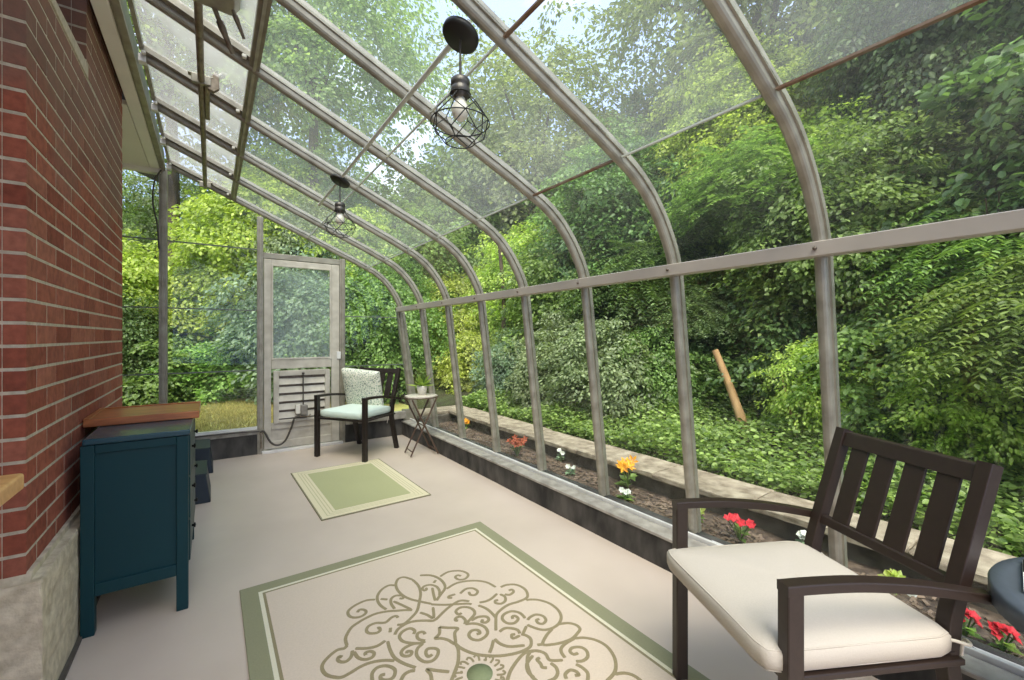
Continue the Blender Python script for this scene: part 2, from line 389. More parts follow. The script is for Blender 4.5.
def rough_box(x0, x1, y0, y1, z0, z1, step, amp, seed):
    rnd = random.Random(seed); me = bmesh.new()
    bmesh.ops.create_cube(me, size=1, matrix=Matrix.Translation(((x0+x1)/2, (y0+y1)/2, (z0+z1)/2)) @ Matrix.Diagonal((x1-x0, y1-y0, z1-z0, 1)))
    bmesh.ops.bevel(me, geom=list(me.edges), offset=min(.018, amp*3), segments=2, affect='EDGES', profile=.6)
    n = int(max(x1-x0, y1-y0, z1-z0)/step)
    bmesh.ops.subdivide_edges(me, edges=[e for e in me.edges if e.calc_length() > step], cuts=max(1, min(14, n)), use_grid_fill=True)
    for v in me.verts: v.co += Vector((rnd.uniform(-amp, amp), rnd.uniform(-amp, amp), rnd.uniform(-amp, amp)*.6))
    bmesh.ops.recalc_face_normals(me, faces=me.faces)
    mb = MB(); me.verts.ensure_lookup_table(); mb.add([v.co.copy() for v in me.verts], [[v.index for v in f.verts] for f in me.faces]); me.free(); return mb
ft = rough_box(-1.6, -.432, 1.945, 3.80, 0, .437, .14, .003, 3)
# ragged mortar bedding between footing and first course
ft.prism([(1.955, .432), (3.79, .432), (3.775, .459), (1.985, .459)], 'x', -1.59, -.462)
st(ft, 'trim_1', M['concrete'], 'rough poured concrete footing under the brick chimney', 'footing')
b = MB(); b.box(-.434, -.418, 1.93, 3.8, 0, .012); st(b, 'trim_2', M['stonewall'], 'thin dark strip where footing meets floor', 'trim')  # thin dark strip along the foot of the footing

# ---- house behind the chimney
b = MB(); b.box(-1.1, -.95, -3, YE+1.5, -.1, 2.76); st(b, 'wall_house', M['housewall'], 'pale house wall behind the chimney', 'wall')
b = MB(); b.box(-.95, -.455, 3.775, YE+.05, 2.725, 2.755); b.box(-1.1, -.455, -1.6, CY0-.01, 2.725, 2.755); st(b, 'ceiling', M['soffit'], 'cream painted soffit between brick and ledger beam', 'soffit')
b = MB(); b.prism([(-.40, 2.86), (-.40, 2.92), (-5.5, 5.0), (-5.5, 4.9)], 'y', -3, YE+1.0)
b.prism([(-5.5, 4.9), (-5.5, 5.0), (-10, 2.9), (-10, 2.8)], 'y', -3, YE+1.0)
st(b, 'trim_roof', M['shingle'], 'unseen shingled house roof above the soffit, added to block the sun', 'roof')  # house roof out of view, added to keep direct sun off the sunroom
# ledger beam
b = MB(); b.box(-.452, -.384, -1.6, YE+.03, 2.728, 2.86); st(b, 'trim_3', M['white_beam'], 'long white painted ledger beam along top of glass roof', 'beam', bevel=.004)
b = MB(); b.box(-.384, -.352, -1.6, YE+.03, 2.735, 2.90); b.box(-.372, -.340, -1.6, YE+.03, 2.722, 2.742)
st(b, 'trim_4', M['alu'], 'grey aluminium rail beside the white ledger beam', 'rail', bevel=.003)

# ---- rib curve (inner face line in XZ)
RZ = lambda x: 2.622 - .437*x
CURVE = [(1.30, RZ(1.30)), (1.44, 1.988), (1.565, 1.925), (1.672, 1.842), (1.755, 1.745), (1.812, 1.655), (1.848, 1.58), (1.874, 1.49)]
SILL_P = (2.035, .18)
def rib_line(n=6):
    pts = [(-.33, RZ(-.33)), (.4, RZ(.4)), (1.1, RZ(1.1))] + CURVE + [(1.98, .85), SILL_P]
    sp = spline([(p[0], 0, p[1]) for p in pts[2:-2]], n)
    return [Vector((-.33, 0, RZ(-.33)))] + sp + [Vector((SILL_P[0], 0, SILL_P[1]))]
LINE = rib_line()
def offset_line(line, d):
    o = []
    for i, p in enumerate(line):
        t = line[min(i+1, len(line)-1)] - line[max(i-1, 0)]; t.normalize()
        o.append(p + Vector((-t.z, 0, t.x))*d)      # outward (up / towards the garden)
    return o
W = .031
# section: nose inside, flange outside;  a = along Y, b = outward
PROF = [(-.008, .001), (0, 0), (.008, .001), (.015, .006), (.019, .014), (.020, .026), (.020, .034), (.027, .036), (.027, .062), (-.027, .062), (-.027, .036), (-.020, .034), (-.020, .026), (-.019, .014), (-.015, .006)]
ORD = ['first', 'second', 'third', 'fourth', 'fifth', 'sixth', 'seventh', 'eighth', 'ninth', 'tenth']
for k, y in enumerate(RIB_Y):
    mb = MB()
    path = [Vector((p.x, y, p.z)) for p in LINE]
    pr = [(a, bb) for a, bb in PROF]
    # build sweep by hand so that "outward" is exact
    vs = []; n = len(path); kk = len(pr)
    for i, p in enumerate(path):
        t = path[min(i+1, n-1)] - path[max(i-1, 0)]; t.normalize(); o = Vector((-t.z, 0, t.x))
        for a, bb in pr: vs.append(p + Vector((0, a, 0)) + o*bb)
    fs = [(i*kk+j, i*kk+(j+1) % kk, (i+1)*kk+(j+1) % kk, (i+1)*kk+j) for i in range(n-1) for j in range(kk)]
    mb.add(vs, fs, 0, False); mb.add(vs[:kk], [tuple(range(kk))[::-1]]); mb.add(vs[-kk:], [tuple(range(kk))])
    o = thing('trim_rib', (SILL_P[0], y, SILL_P[1]), '', 'glazing bar', 'curved glazing bars', kind='structure')
    o['label'] = ('curved aluminium glazing bar against the end wall' if k == 9 else
                  'curved aluminium glazing bar, %s one out from the end wall' % ORD[8-k])
    mb.build('bar', M['alu'], o)
    q = MB(); q.lathe([(.0, 0), (.007, 0), (.007, .006), (.004, .009), (0, .009)], n=10, mat=Matrix.Translation((1.842, y, 1.528)) @ Matrix.Rotation(-PI/2, 4, 'Y'))
    q.build('bolt', M['bolt'], o)
    if k >= 2:
        q = MB(); q.box(-.335, -.30, y-.022, y+.022, RZ(-.31)-.012, RZ(-.31)+.03); q.build('end_bracket', M['alu_bright'], o, bevel=.003)
# eave plate
b = MB(); b.prism([(1.848, 1.499), (1.844, 1.502), (1.844, 1.552), (1.848, 1.555), (1.885, 1.552), (1.90, 1.50)], 'y', -1.6, YE+.03)
st(b, 'trim_5', M['alu_plate'], 'long flat eave plate running across all the glazing bars', 'eave plate')
# purlin under the vents
b = MB(); px = .18
b.prism([(px-.022, RZ(px-.022)+.016), (px+.022, RZ(px+.022)+.016), (px+.022, RZ(px+.022)+.05), (px-.022, RZ(px-.022)+.05)], 'y', -1.6, YE)
b.prism([(px-.007, RZ(px)+.004), (px+.007, RZ(px)+.004), (px+.007, RZ(px)+.02), (px-.007, RZ(px)+.02)], 'y', -1.6, YE)
st(b, 'trim_6', M['alu'], 'purlin under the foot of the roof vents', 'purlin')

# ---- glazing, one window per bay
def strip(mb, line, y0, y1, d0, d1, mi=0):
    a = offset_line(line, d0); c = offset_line(line, d1); n = len(a)
    vs = [Vector((p.x, y, p.z)) for y in (y0, y1) for p in a] + [Vector((p.x, y, p.z)) for y in (y0, y1) for p in c]
    fs = []
    for i in range(n-1):
        fs += [(i, i+1, n+i+1, n+i), (2*n+i, 3*n+i, 3*n+i+1, 2*n+i+1), (i, 2*n+i, 2*n+i+1, i+1), (n+i, n+i+1, 3*n+i+1, 3*n+i)]
    fs += [(0, n, 3*n, 2*n), (n-1, 3*n-1, 4*n-1, 2*n-1)]
    mb.add(vs, fs, mi, False)
def sub_line(x0, x1, n=2): return [Vector((x0+(x1-x0)*i/n, 0, RZ(x0+(x1-x0)*i/n))) for i in range(n+1)]
ie = min(range(len(LINE)), key=lambda i: (LINE[i]-Vector((1.874, 0, 1.49))).length)
ic = min(range(len(LINE)), key=lambda i: (LINE[i]-Vector((1.475, 0, 1.972))).length)
LOW = [LINE[ie], LINE[ie].lerp(LINE[-1], .5), LINE[-1]]
CUR = LINE[ic:ie+1]
JX1, JX2 = .86, LINE[ic].x
for k in range(len(RIB_Y)-1):
    y0, y1 = RIB_Y[k]+.027, RIB_Y[k+1]-.027
    n_from_end = len(RIB_Y)-2-k
    lab = ('glass bay next to the end wall' if n_from_end == 0 else 'glass bay, %s one out from the end wall' % ORD[n_from_end])
    w = thing('window_%d' % (n_from_end+1), (2.09, (y0+y1)/2, .2), lab + ', roof to sill', 'window', 'curved glass bays', kind='structure')
    m = MB(); strip(m, LOW, y0, y1, .034, .040); m.build('lower_pane', M['glass_wall'], w)
    m = MB(); strip(m, CUR, y0, y1, .034, .040); m.build('curved_pane', M['glass_curve'], w)
    m = MB(); strip(m, sub_line(JX1, JX2), y0, y1, .036, .042); m.build('roof_pane', M['glass_roof'], w)
    m = MB(); strip(m, sub_line(.175, JX1), y0, y1, .040, .046); m.build('roof_pane', M['glass_roof'], w)
    for jx, th in ((JX1, .007), (JX2, .008)):
        near = (k in (1, 3)) if jx == JX2 else (k == 2)
        pz = RZ(jx) if jx == JX1 else LINE[ic].z
        m = MB(); m.bar((jx, y0-.004, pz+.024), (jx, y1+.004, pz+.024), .016 if near else .010, th)
        m.build('joint_bar', M['rust'] if near else M['lap'], w)
    # hinged vent sash above
    vy0, vy1 = y0+.002, y1-.002
    if k >= 1:
        v = thing('roof_vent', (-.06, (y0+y1)/2, RZ(-.06)+.06),
                  'hinged glass roof vent sash, %s' % ('the one against the end wall' if n_from_end == 0 else '%s one out from the end wall' % ORD[n_from_end]), 'roof vent', 'hinged roof vents under the ledger')
        V0, V1 = -.338, .165
        m = MB(); L = sub_line(V0, V1)
        for yy in (vy0+.014, vy1-.014):
            pa = offset_line(L, .052); m.bar((pa[0].x, yy, pa[0].z), (pa[-1].x, yy, pa[-1].z), .026, .034)
        for q in (0, -1):
            pa = offset_line(L, .052); m.bar((pa[q].x, vy0, pa[q].z), (pa[q].x, vy1, pa[q].z), .020, .030)
        m.build('frame', M['alu'], v)
        m = MB(); strip(m, L, vy0+.01, vy1-.01, .060, .066); m.build('pane', M['glass_vent'], v)
        for xx in (V0+.03, V1-.03):
            m = MB(); m.box(xx-.010, xx+.010, vy1-.034, vy1-.012, RZ(xx)+.016, RZ(xx)+.034); m.build('clip', M['clip'], v, bevel=.004)

# ---- knee wall and sill on the garden side
b = rough_box(1.915, 2.15, -1.6, YE+.2, -.02, .160, .3, .0025, 5)
st(b, 'wall_right', M['knee'], 'low black stained knee wall below the garden glass', 'wall')
b = MB(); b.prism([(1.904, .158), (1.904, .170), (1.907, .173), (1.998, .175), (1.998, .158)], 'y', -1.6, YE)
st(b, 'trim_7', M['sillwood'], 'weathered grey sill board on top of the garden knee wall', 'sill')
b = MB(); b.box(1.999, 2.10, -1.6, YE, .12, .160); b.box(2.006, 2.022, -1.6, YE, .158, .194)
st(b, 'trim_8', M['alu_bright'], 'bright aluminium sill rail at the foot of the garden glass', 'rail', bevel=.003)

# ---- end wall
ex = lambda x: RZ(x)
b = rough_box(-.95, .385, YE-.01, YE+.17, -.02, .205, .25, .002, 6); st(b, 'wall_back', M['knee'], 'black stained knee wall left of the door', 'wall')
b = rough_box(1.245, 1.93, YE-.01, YE+.17, -.02, .205, .25, .002, 8); st(b, 'wall_end', M['knee'], 'black stained knee wall right of the door', 'wall')
b = MB(); b.box(-.95, .385, YE-.02, YE+.06, .205, .255); st(b, 'trim_9', M['sillwood'], 'grey sill left of the door', 'sill', bevel=.004)
b = MB(); b.box(1.245, 1.95, YE-.05, YE+.06, .205, .285); st(b, 'trim_10', M['sillwood'], 'grey sill behind the far armchair', 'sill', bevel=.004)
b = MB(); b.box(-.95, .385, YE-.006, YE+.03, .255, .280); st(b, 'trim_11', M['alu_bright'], 'thin rail under the end glass left of the door', 'rail')
def post(x0, x1, z0, z1, name, lab, d0=-.01, d1=.05):
    q = MB(); q.box(x0, x1, YE+d0, YE+d1, z0, z1); q.box((x0+x1)/2-.012, (x0+x1)/2+.012, YE+d0-.014, YE+d0, z0, z1)
    return st(q, name, M['alu'], lab, 'post', bevel=.003)
post(-.392, -.330, .255, 2.735, 'trim_12', 'slim aluminium post in the left half of the end wall')
post(.385, .440, .0, RZ(.41)-.02, 'trim_13', 'aluminium post on the left of the door')
post(1.185, 1.245, .0, RZ(1.21)-.02, 'trim_14', 'aluminium post on the right of the door')
b = MB(); b.box(.44, 1.185, YE-.014, YE+.05, 2.005, 2.062); st(b, 'trim_15', M['alu'], 'aluminium head rail over the door', 'rail', bevel=.003)
b = MB(); b.box(-.95, -.36, YE-.02, YE+.05, 2.69, 2.735); st(b, 'trim_16', M['white_beam'], 'short head rail from the ledger to the house', 'rail', bevel=.003)
b = MB(); b.box(1.93, 2.09, YE-.02, YE+.06, .0, .30); b.bar((1.90, YE+.03, 1.52), (2.085, YE+.03, .2), .09, .06, up=(0,1,0)); st(b, 'trim_17', M['alu'], 'leaning corner post behind the folding table', 'post')
# end glass with lapped joints
def pane_poly(poly, name, lab, laps, x0, x1):
    w = thing(name, ((x0+x1)/2, YE+.02, poly[0][1]), lab, 'window', kind='structure')
    q = MB(); q.prism(poly, 'y', YE+.018, YE+.023); q.build('pane', M['glass_wall'], w)
    for z, xa, xb in laps:
        q = MB(); q.box(xa, xb, YE+.012, YE+.026, z-.006, z+.006); q.build('lap_joint', M['lapdark'], w)
pane_poly([(-.95,.27), (-.392,.27), (-.392,2.70), (-.95,2.70)], 'window_10', 'end wall glass between the brick and the slim post', [(2.088,-.95,-.392), (1.465,-.95,-.392), (.855,-.95,-.392)], -.95, -.392)
pane_poly([(-.33,.27), (.385,.27), (.385,RZ(.385)+.02), (-.33,RZ(-.33)+.0)], 'window_11', 'end wall glass between the slim post and the door', [(2.088,-.33,.385), (1.465,-.33,.385), (.855,-.33,.385)], -.33, .385)
pane_poly([(.44,2.062), (1.185,2.062), (1.185,RZ(1.185)+.02), (.44,RZ(.44)+.02)], 'window_12', 'sloping fan of glass above the door', [], .44, 1.185)
cur = [(p.x, p.z) for p in LINE[1:ie+1] if p.x > 1.245]
pane_poly([(1.245,.28), (2.035,.28), (1.90,1.48)] + [(p[0]+.01, p[1]) for p in cur[::-1]] + [(1.245, RZ(1.245)+.01)], 'window_13', 'end wall glass right of the door behind the far armchair', [(1.43,1.245,1.90), (.86,1.245,1.985)], 1.245, 2.0)

# ---- storm door
d = thing('door_1', (.81, YE, 0), 'weathered aluminium storm door with glass above and louvre below', 'door', kind='structure')
DY0, DY1 = YE-.012, YE+.03
X0, X1 = .444, 1.182
m = MB(); 
m.box(X0, X0+.066, DY0, DY1, .035, 2.0); m.box(X1-.085, X1, DY0, DY1, .035, 2.0)
for za, zb in ((1.945, 2.0), (.862, .962), (.035, .115), (.235, .30)): m.box(X0+.066, X1-.085, DY0+.001, DY1-.001, za, zb)
m.build('frame', M['door'], d, bevel=.005)
m = MB(); m.box(X0+.06, X1-.08, YE+.006, YE+.011, .95, 1.955); m.build('glass_pane', M['glass_door'], d)
m = MB()
for a, bb, c, e in ((X0+.066, X0+.084, .95, 1.955), (X1-.103, X1-.085, .95, 1.955)): m.box(a, bb, DY0-.006, DY0+.01, c, e)
m.box(X0+.084, X1-.103, DY0-.005, DY0+.01, 1.93, 1.948); m.box(X0+.084, X1-.103, DY0-.005, DY0+.01, .958, .976)
m.build('glazing_bead', M['door'], d, bevel=.003)
m = MB(); m.box(X0+.06, X1-.08, YE+.004, YE+.014, .11, .24); m.build('kick_panel', M['door'], d, bevel=.002)
m = MB(); LX0, LX1, LZ0, LZ1 = X0+.085, X1-.105, .30, .862
m.box(LX0, LX0+.05, DY0-.022, DY0+.02, LZ0, LZ1-.02); m.box(LX1-.05, LX1, DY0-.022, DY0+.02, LZ0, LZ1-.02); m.box(LX0+.05, LX1-.05, DY0-.021, DY0+.02, LZ1-.075, LZ1-.02); m.box(LX0+.05, LX1-.05, DY0-.021, DY0+.02, LZ0, LZ0+.03)
m.build('louvre_frame', M['door'], d, bevel=.004)
for i in range(5):
    z = .345 + i*.088
    m = MB(); m.prism([(DY0-.014, z), (DY0-.010, z), (DY0+.016, z+.060), (DY0+.008, z+.062)], 'x', LX0+.05, LX1-.05); m.build('louvre_slat', M['door'], d)
m = MB(); m.box(LX0+.05, LX1-.05, DY0+.02, DY0+.026, LZ0, LZ1-.03); m.build('louvre_screen', M['bolt'], d)
m = MB(); m.box(X1-.03, X1+.012, DY0-.012, DY0+.004, .95, 1.03); m.build('hinge', M['alu_bright'], d, bevel=.003)
m = MB(); m.box(X0-.02, X1+.03, YE-.055, YE+.05, 0, .03); st(m, 'trim_18', M['alu_bright'], 'bright metal threshold under the door', 'threshold', bevel=.004)
# louvre motor, hung on the door
t = thing('louvre_motor', (.80, YE-.05, .36), 'small grey motor box with a rod fixed to the door louvre', 'motor')
m = MB(); m.box(.775, .845, YE-.085, YE-.036, .365, .475); m.build('housing', M['motor'], t, bevel=.008)
m = MB(); m.box(.73, .775, YE-.075, YE-.036, .385, .48); m.build('terminal_cover', M['clip'], t, bevel=.005)
m = MB(); m.tube([(.805, YE-.05, .47), (.805, YE-.045, .81)], .006, 8); m.lathe([(0,0),(.014,0),(.014,.018),(0,.018)], (.805, YE-.05, .80), 10); m.build('pull_rod', M['cord'], t)
m = MB(); m.tube([(.74, YE-.06, .36), (.86, YE-.06, .345), (.875, YE-.06, .37)], .008, 8); m.build('linkage', M['gear'], t)
m = MB(); m.tube(spline([(.77, YE-.06, .36), (.72, YE-.065, .34), (.69, YE-.07, .25), (.63, YE-.08, .12), (.56, YE-.085, .085), (.50, YE-.08, .12), (.455, YE-.05, .21), (.435, YE-.04, .235), (.41, YE-.032, .225)]), .010, 8)
m.tube(spline([(.41, YE-.032, .235), (.2, YE-.03, .248), (-.2, YE-.03, .25), (-.6, YE-.03, .25)]), .007, 6)
tag(m.build('power_cord', M['cord']), 'dark cord drooping across the door foot to the left sill', 'cord')
m = MB(); m.tube([(.418, YE-.03, .22), (.418, YE-.03, .06)], .008, 6); m.box(.40, .436, YE-.04, YE-.024, .205, .235); tag(m.build('cord_clamp', M['gear']), 'dark strap and clamp on the post foot left of the door', 'clamp')

# ---- vent operator shaft
t = thing('vent_shaft', (-.045, 2.5, 2.63), 'long overhead torque shaft that works the roof vents', 'shaft')
SX, SZ = -.045, 2.632
m = MB(); m.tube([(SX, -.6, SZ), (SX, 2.2, SZ), (SX, YE-.02, SZ)], .0165, 10); m.build('shaft', M['gear'], t)
for y in (.9, 2.97, YE-.08):
    m = MB(); m.box(SX-.045, SX+.045, y-.012, y+.012, SZ-.02, SZ+.03); m.box(SX-.06, SX+.06, y-.008, y+.03, SZ+.026, SZ+.034)
    m.build('bearing_plate', M['alu'], t, bevel=.004)
m = MB(); m.prism([(2.98, SZ-.022), (3.05, SZ-.026), (3.46, SZ-.012), (3.46, SZ+.012), (3.05, SZ+.022), (2.98, SZ+.02)], 'x', SX+.016, SX+.040); m.build('lever_arm', M['gear'], t, bevel=.004)
m = MB(); m.prism([(SX+.03, SZ-.035), (SX+.06, SZ-.045), (SX+.085, SZ-.02), (SX+.082, SZ+.06), (SX+.062, SZ+.07), (SX+.04, SZ+.02)], 'y', 2.965, 2.99); m.build('lever', M['gear'], t, bevel=.003)
m = MB(); m.tube([(SX+.07, 2.98, SZ+.05), (SX+.10, 2.99, SZ+.09), (SX+.12, 3.0, SZ+.09)], .004, 6); m.build('link_wire', M['clip'], t)
g = thing('vent_gearbox', (SX, 2.22, SZ-.02), 'metal gearbox with two dangling rods on the overhead shaft', 'gearbox')
m = MB(); m.prism([(SX-.035, SZ-.022), (SX+.125, SZ-.03), (SX+.15, SZ+.01), (SX+.15, SZ+.05), (SX-.045, SZ+.05)], 'y', 2.06, 2.25); m.build('housing', M['alu'], g, bevel=.006)
def rod(a, bb, r0, nm='hanging_rod'):
    A, B = Vector(a), Vector(bb); q = MB(); q.tube([A, A.lerp(B, .28), A.lerp(B, .30), A.lerp(B, .42), A.lerp(B, .6), B], [r0*.9, r0*.9, r0*1.35, r0*1.4, r0*1.1, r0*.75], 8); q.build(nm, M['gear'], g)
rod((SX+.055, 2.24, SZ-.02), (SX+.125, 2.30, SZ-.165), .011)
rod((SX+.115, 2.20, SZ-.01), (SX+.165, 2.24, SZ-.115), .008)

# ---- conduit under the ribs
m = MB(); m.tube([(.73, 1.30, RZ(.73)-.018), (.73, 3.80, RZ(.73)-.018)], .010, 10); m.lathe([(0,0),(.014,0),(.014,.02),(0,.02)], n=10, mat=Matrix.Translation((.73, 3.79, RZ(.73)-.018)) @ Matrix.Rotation(-PI/2, 4, 'X'))
tag(m.build('conduit', M['conduit']), 'thin grey conduit under the glass roof joining the two pendant lamps', 'conduit')

# ---- pendant lamps
def pendant(x, y, label, rot):
    zc = RZ(x) - .030
    t = thing('pendant_lamp', (x, y, zc), label, 'pendant lamp', 'wire cage pendant lamps')
    tilt = Matrix.Rotation(math.atan(.437), 4, 'Y')
    m = MB(); m.lathe([(0, -.012), (.060, -.012), (.067, -.004), (.067, .010), (0, .012)], n=36, mat=tilt); m.build('canopy', M['blackmetal'], t, local=True)
    m = MB(); m.tube([(0,0,-.01), (0,0,-.145)], .0035, 8); m.lathe([(.004, -.148), (.005, -.10), (.0035, -.07)], n=10); m.build('cord', M['cord'], t, local=True)
    m = MB(); m.lathe([(.006, -.143), (.026, -.150), (.034, -.158), (.034, -.178), (.030, -.182), (.034, -.186), (.034, -.206), (.028, -.214), (.026, -.222), (.0, -.222)][::-1], n=24); m.build('socket', M['socket'], t, local=True)
    m = MB(); m.lathe([(.016, -.222), (.020, -.236), (.030, -.255), (.031, -.272), (.024, -.290), (.010, -.302), (.001, -.304)][::-1], n=20); m.build('bulb', M['bulb'], t, local=True)
    m = MB(); r = .0019
    nn = 6
    lev = [(.034, -.212, .5), (.082, -.262, .5), (.104, -.310, 0), (.086, -.358, .5), (.052, -.378, .5)]
    ring = lambda R, z: [(R*math.cos(2*PI*i/40), R*math.sin(2*PI*i/40), z) for i in range(40)]
    m.tube(ring(.036, -.208), r*1.3, 6, closed=True); m.tube(ring(.104, -.310), r*1.1, 6, closed=True); m.tube(ring(.052, -.378), r*1.1, 6, closed=True)
    pt = lambda l, i: (lev[l][0]*math.cos(2*PI*(i+lev[l][2])/nn+rot), lev[l][0]*math.sin(2*PI*(i+lev[l][2])/nn+rot), lev[l][1])
    for i in range(nn):
        m.tube([pt(0, i), pt(1, i)], r, 6)
        m.tube([pt(1, i), pt(2, i)], r, 6); m.tube([pt(1, i), pt(2, i+1)], r, 6)
        m.tube([pt(2, i), pt(3, i)], r, 6); m.tube([pt(2, i+1), pt(3, i)], r, 6)
        m.tube([pt(3, i), pt(4, i)], r, 6)
    m.build('wire_cage', M['blackmetal'], t, local=True)
    return t
mm, nt, nd, ln = new_mat('frosted_bulb'); p = N(nt, 'ShaderNodeBsdfPrincipled', Roughness=.3); nz = N(nt, 'ShaderNodeTexNoise', Scale=30.0); ln.new(ramp(nt, nz.outputs['Fac'], [(.3, lin(225,220,205)), (.7, lin(240,236,224))]), p.inputs['Base Color']); out(nt, p.outputs[0]); M['bulb'] = mm
pendant(.73, 1.365, 'near black wire cage pendant lamp with a large round canopy', .2)
pendant(.73, 3.115, 'far small wire cage pendant lamp hanging before the door', .5)
# loose cable by the ledger end
m = MB(); m.tube(spline([(-.372, YE-.03, 2.72), (-.42, YE-.035, 2.60), (-.43, YE-.03, 2.40), (-.40, YE-.03, 2.22), (-.39, YE-.02, 2.0)]), .007, 6)
tag(m.build('loose_cable', M['cord']), 'loose grey cable looping beside the slim post top', 'cable')

# ================================================================== FURNITURE
def cushion_mb(hx, hy, h, nx=26, ny=26, round_=.045, puff=.35, seed=1):
    rnd = random.Random(seed); mb = MB(); vs = []; idx = {}
    def prof(a):                                    # 0 at rim, 1 inside
        a = max(0.0, min(1.0, a)); return math.sqrt(max(0, 1-(1-a)**2))
    for side in (1, -1):
        for i in range(nx+1):
            for j in range(ny+1):
                fx = -math.cos(PI*i/nx); fy = -math.cos(PI*j/ny)
                x = fx*hx; y = fy*hy
                e = min(hx-abs(x), hy-abs(y))
                t = prof(e/round_)*(1-puff) + puff*prof(min(1, (e/min(hx, hy))))
                # pinch corners a little
                k = abs(fx)**8*abs(fy)**8; x *= 1-.02*k; y *= 1-.02*k
                # sides pull in slightly between corners
                wob = .0025*math.sin(7*x/hx+seed)*math.cos(6*y/hy)
                z = h/2*t*side + wob*(t if side > 0 else 0)
                if e < 1e-6:
                    key = (i, j)
                    if key not in idx: idx[key] = len(vs); vs.append((x, y, 0))
                    idx[(i, j, side)] = idx[key]
                else: idx[(i, j, side)] = len(vs); vs.append((x, y, z))
    fs = []
    for side in (1, -1):
        for i in range(nx):
            for j in range(ny):
                q = [idx[(i, j, side)], idx[(i+1, j, side)], idx[(i+1, j+1, side)], idx[(i, j+1, side)]]
                fs.append(tuple(q if side > 0 else q[::-1]))
    mb.add(vs, fs, 0, True); return mb
def box_cushion(hx, hy, h, seed=1):
    """flat boxed seat pad with soft edges and two seams"""
    mb = MB(); rnd = random.Random(seed)
    # closed profile around the rim: inset, z
    prof = [(.05, h*.50+.004), (.022, h*.47), (.008, h*.38), (.001, h*.28), (.0, 0), (.001, -h*.28), (.008, -h*.38), (.022, -h*.47), (.05, -h*.5)]
    n = 22
    def rim(ins, z):
        pts = []; r = .035
        X, Y = hx-ins, hy-ins
        segs = [((-X, -Y), (X, -Y)), ((X, -Y), (X, Y)), ((X, Y), (-X, Y)), ((-X, Y), (-X, -Y))]
        for (a, b2) in segs:
            for i in range(n):
                t = i/n; x = a[0]+(b2[0]-a[0])*t; y = a[1]+(b2[1]-a[1])*t
                # gentle bow of the sides and rounded corners
                cx = max(0, abs(x)-(hx-.05)); cy = max(0, abs(y)-(hy-.05)); c = min(cx, cy)
                x -= math.copysign(c*.22, x); y -= math.copysign(c*.22, y)
                w = math.sin(11*x+3*y+seed)*.0022+math.sin(23*y-9*x)*.0012
                pts.append((x, y, z + (w if abs(z) > h*.2 else 0)))
        return pts
    rings = [rim(i, z) for i, z in prof]; k = len(rings[0]); vs = [p for r in rings for p in r]; fs = []
    for a in range(len(rings)-1):
        for j in range(k): fs.append((a*k+j, (a+1)*k+j, (a+1)*k+(j+1) % k, a*k+(j+1) % k))
    mb.add(vs, fs, 0, True)
    for top in (0, len(rings)-1):
        base = rings[top]; inner = base; prevs = base
        for s_, dz in ((.75, .006), (.45, .010), (.15, .012)):
            cur = [(p[0]*s_, p[1]*s_, p[2]+(dz if top == 0 else -dz*.2)) for p in base]
            mb.add(list(prevs)+cur, [(j, (j+1) % k, k+(j+1) % k, k+j) if top == 0 else (j, k+j, k+(j+1) % k, (j+1) % k) for j in range(k)], 0, True); prevs = cur
        mb.add(prevs, [tuple(range(k)) if top == 0 else tuple(range(k))[::-1]], 0, True)
    return mb
def merge(o, d=.0003):
    bm = bmesh.new(); bm.from_mesh(o.data); bmesh.ops.remove_doubles(bm, verts=bm.verts, dist=d); bmesh.ops.recalc_face_normals(bm, faces=bm.faces); bm.to_mesh(o.data); bm.free()

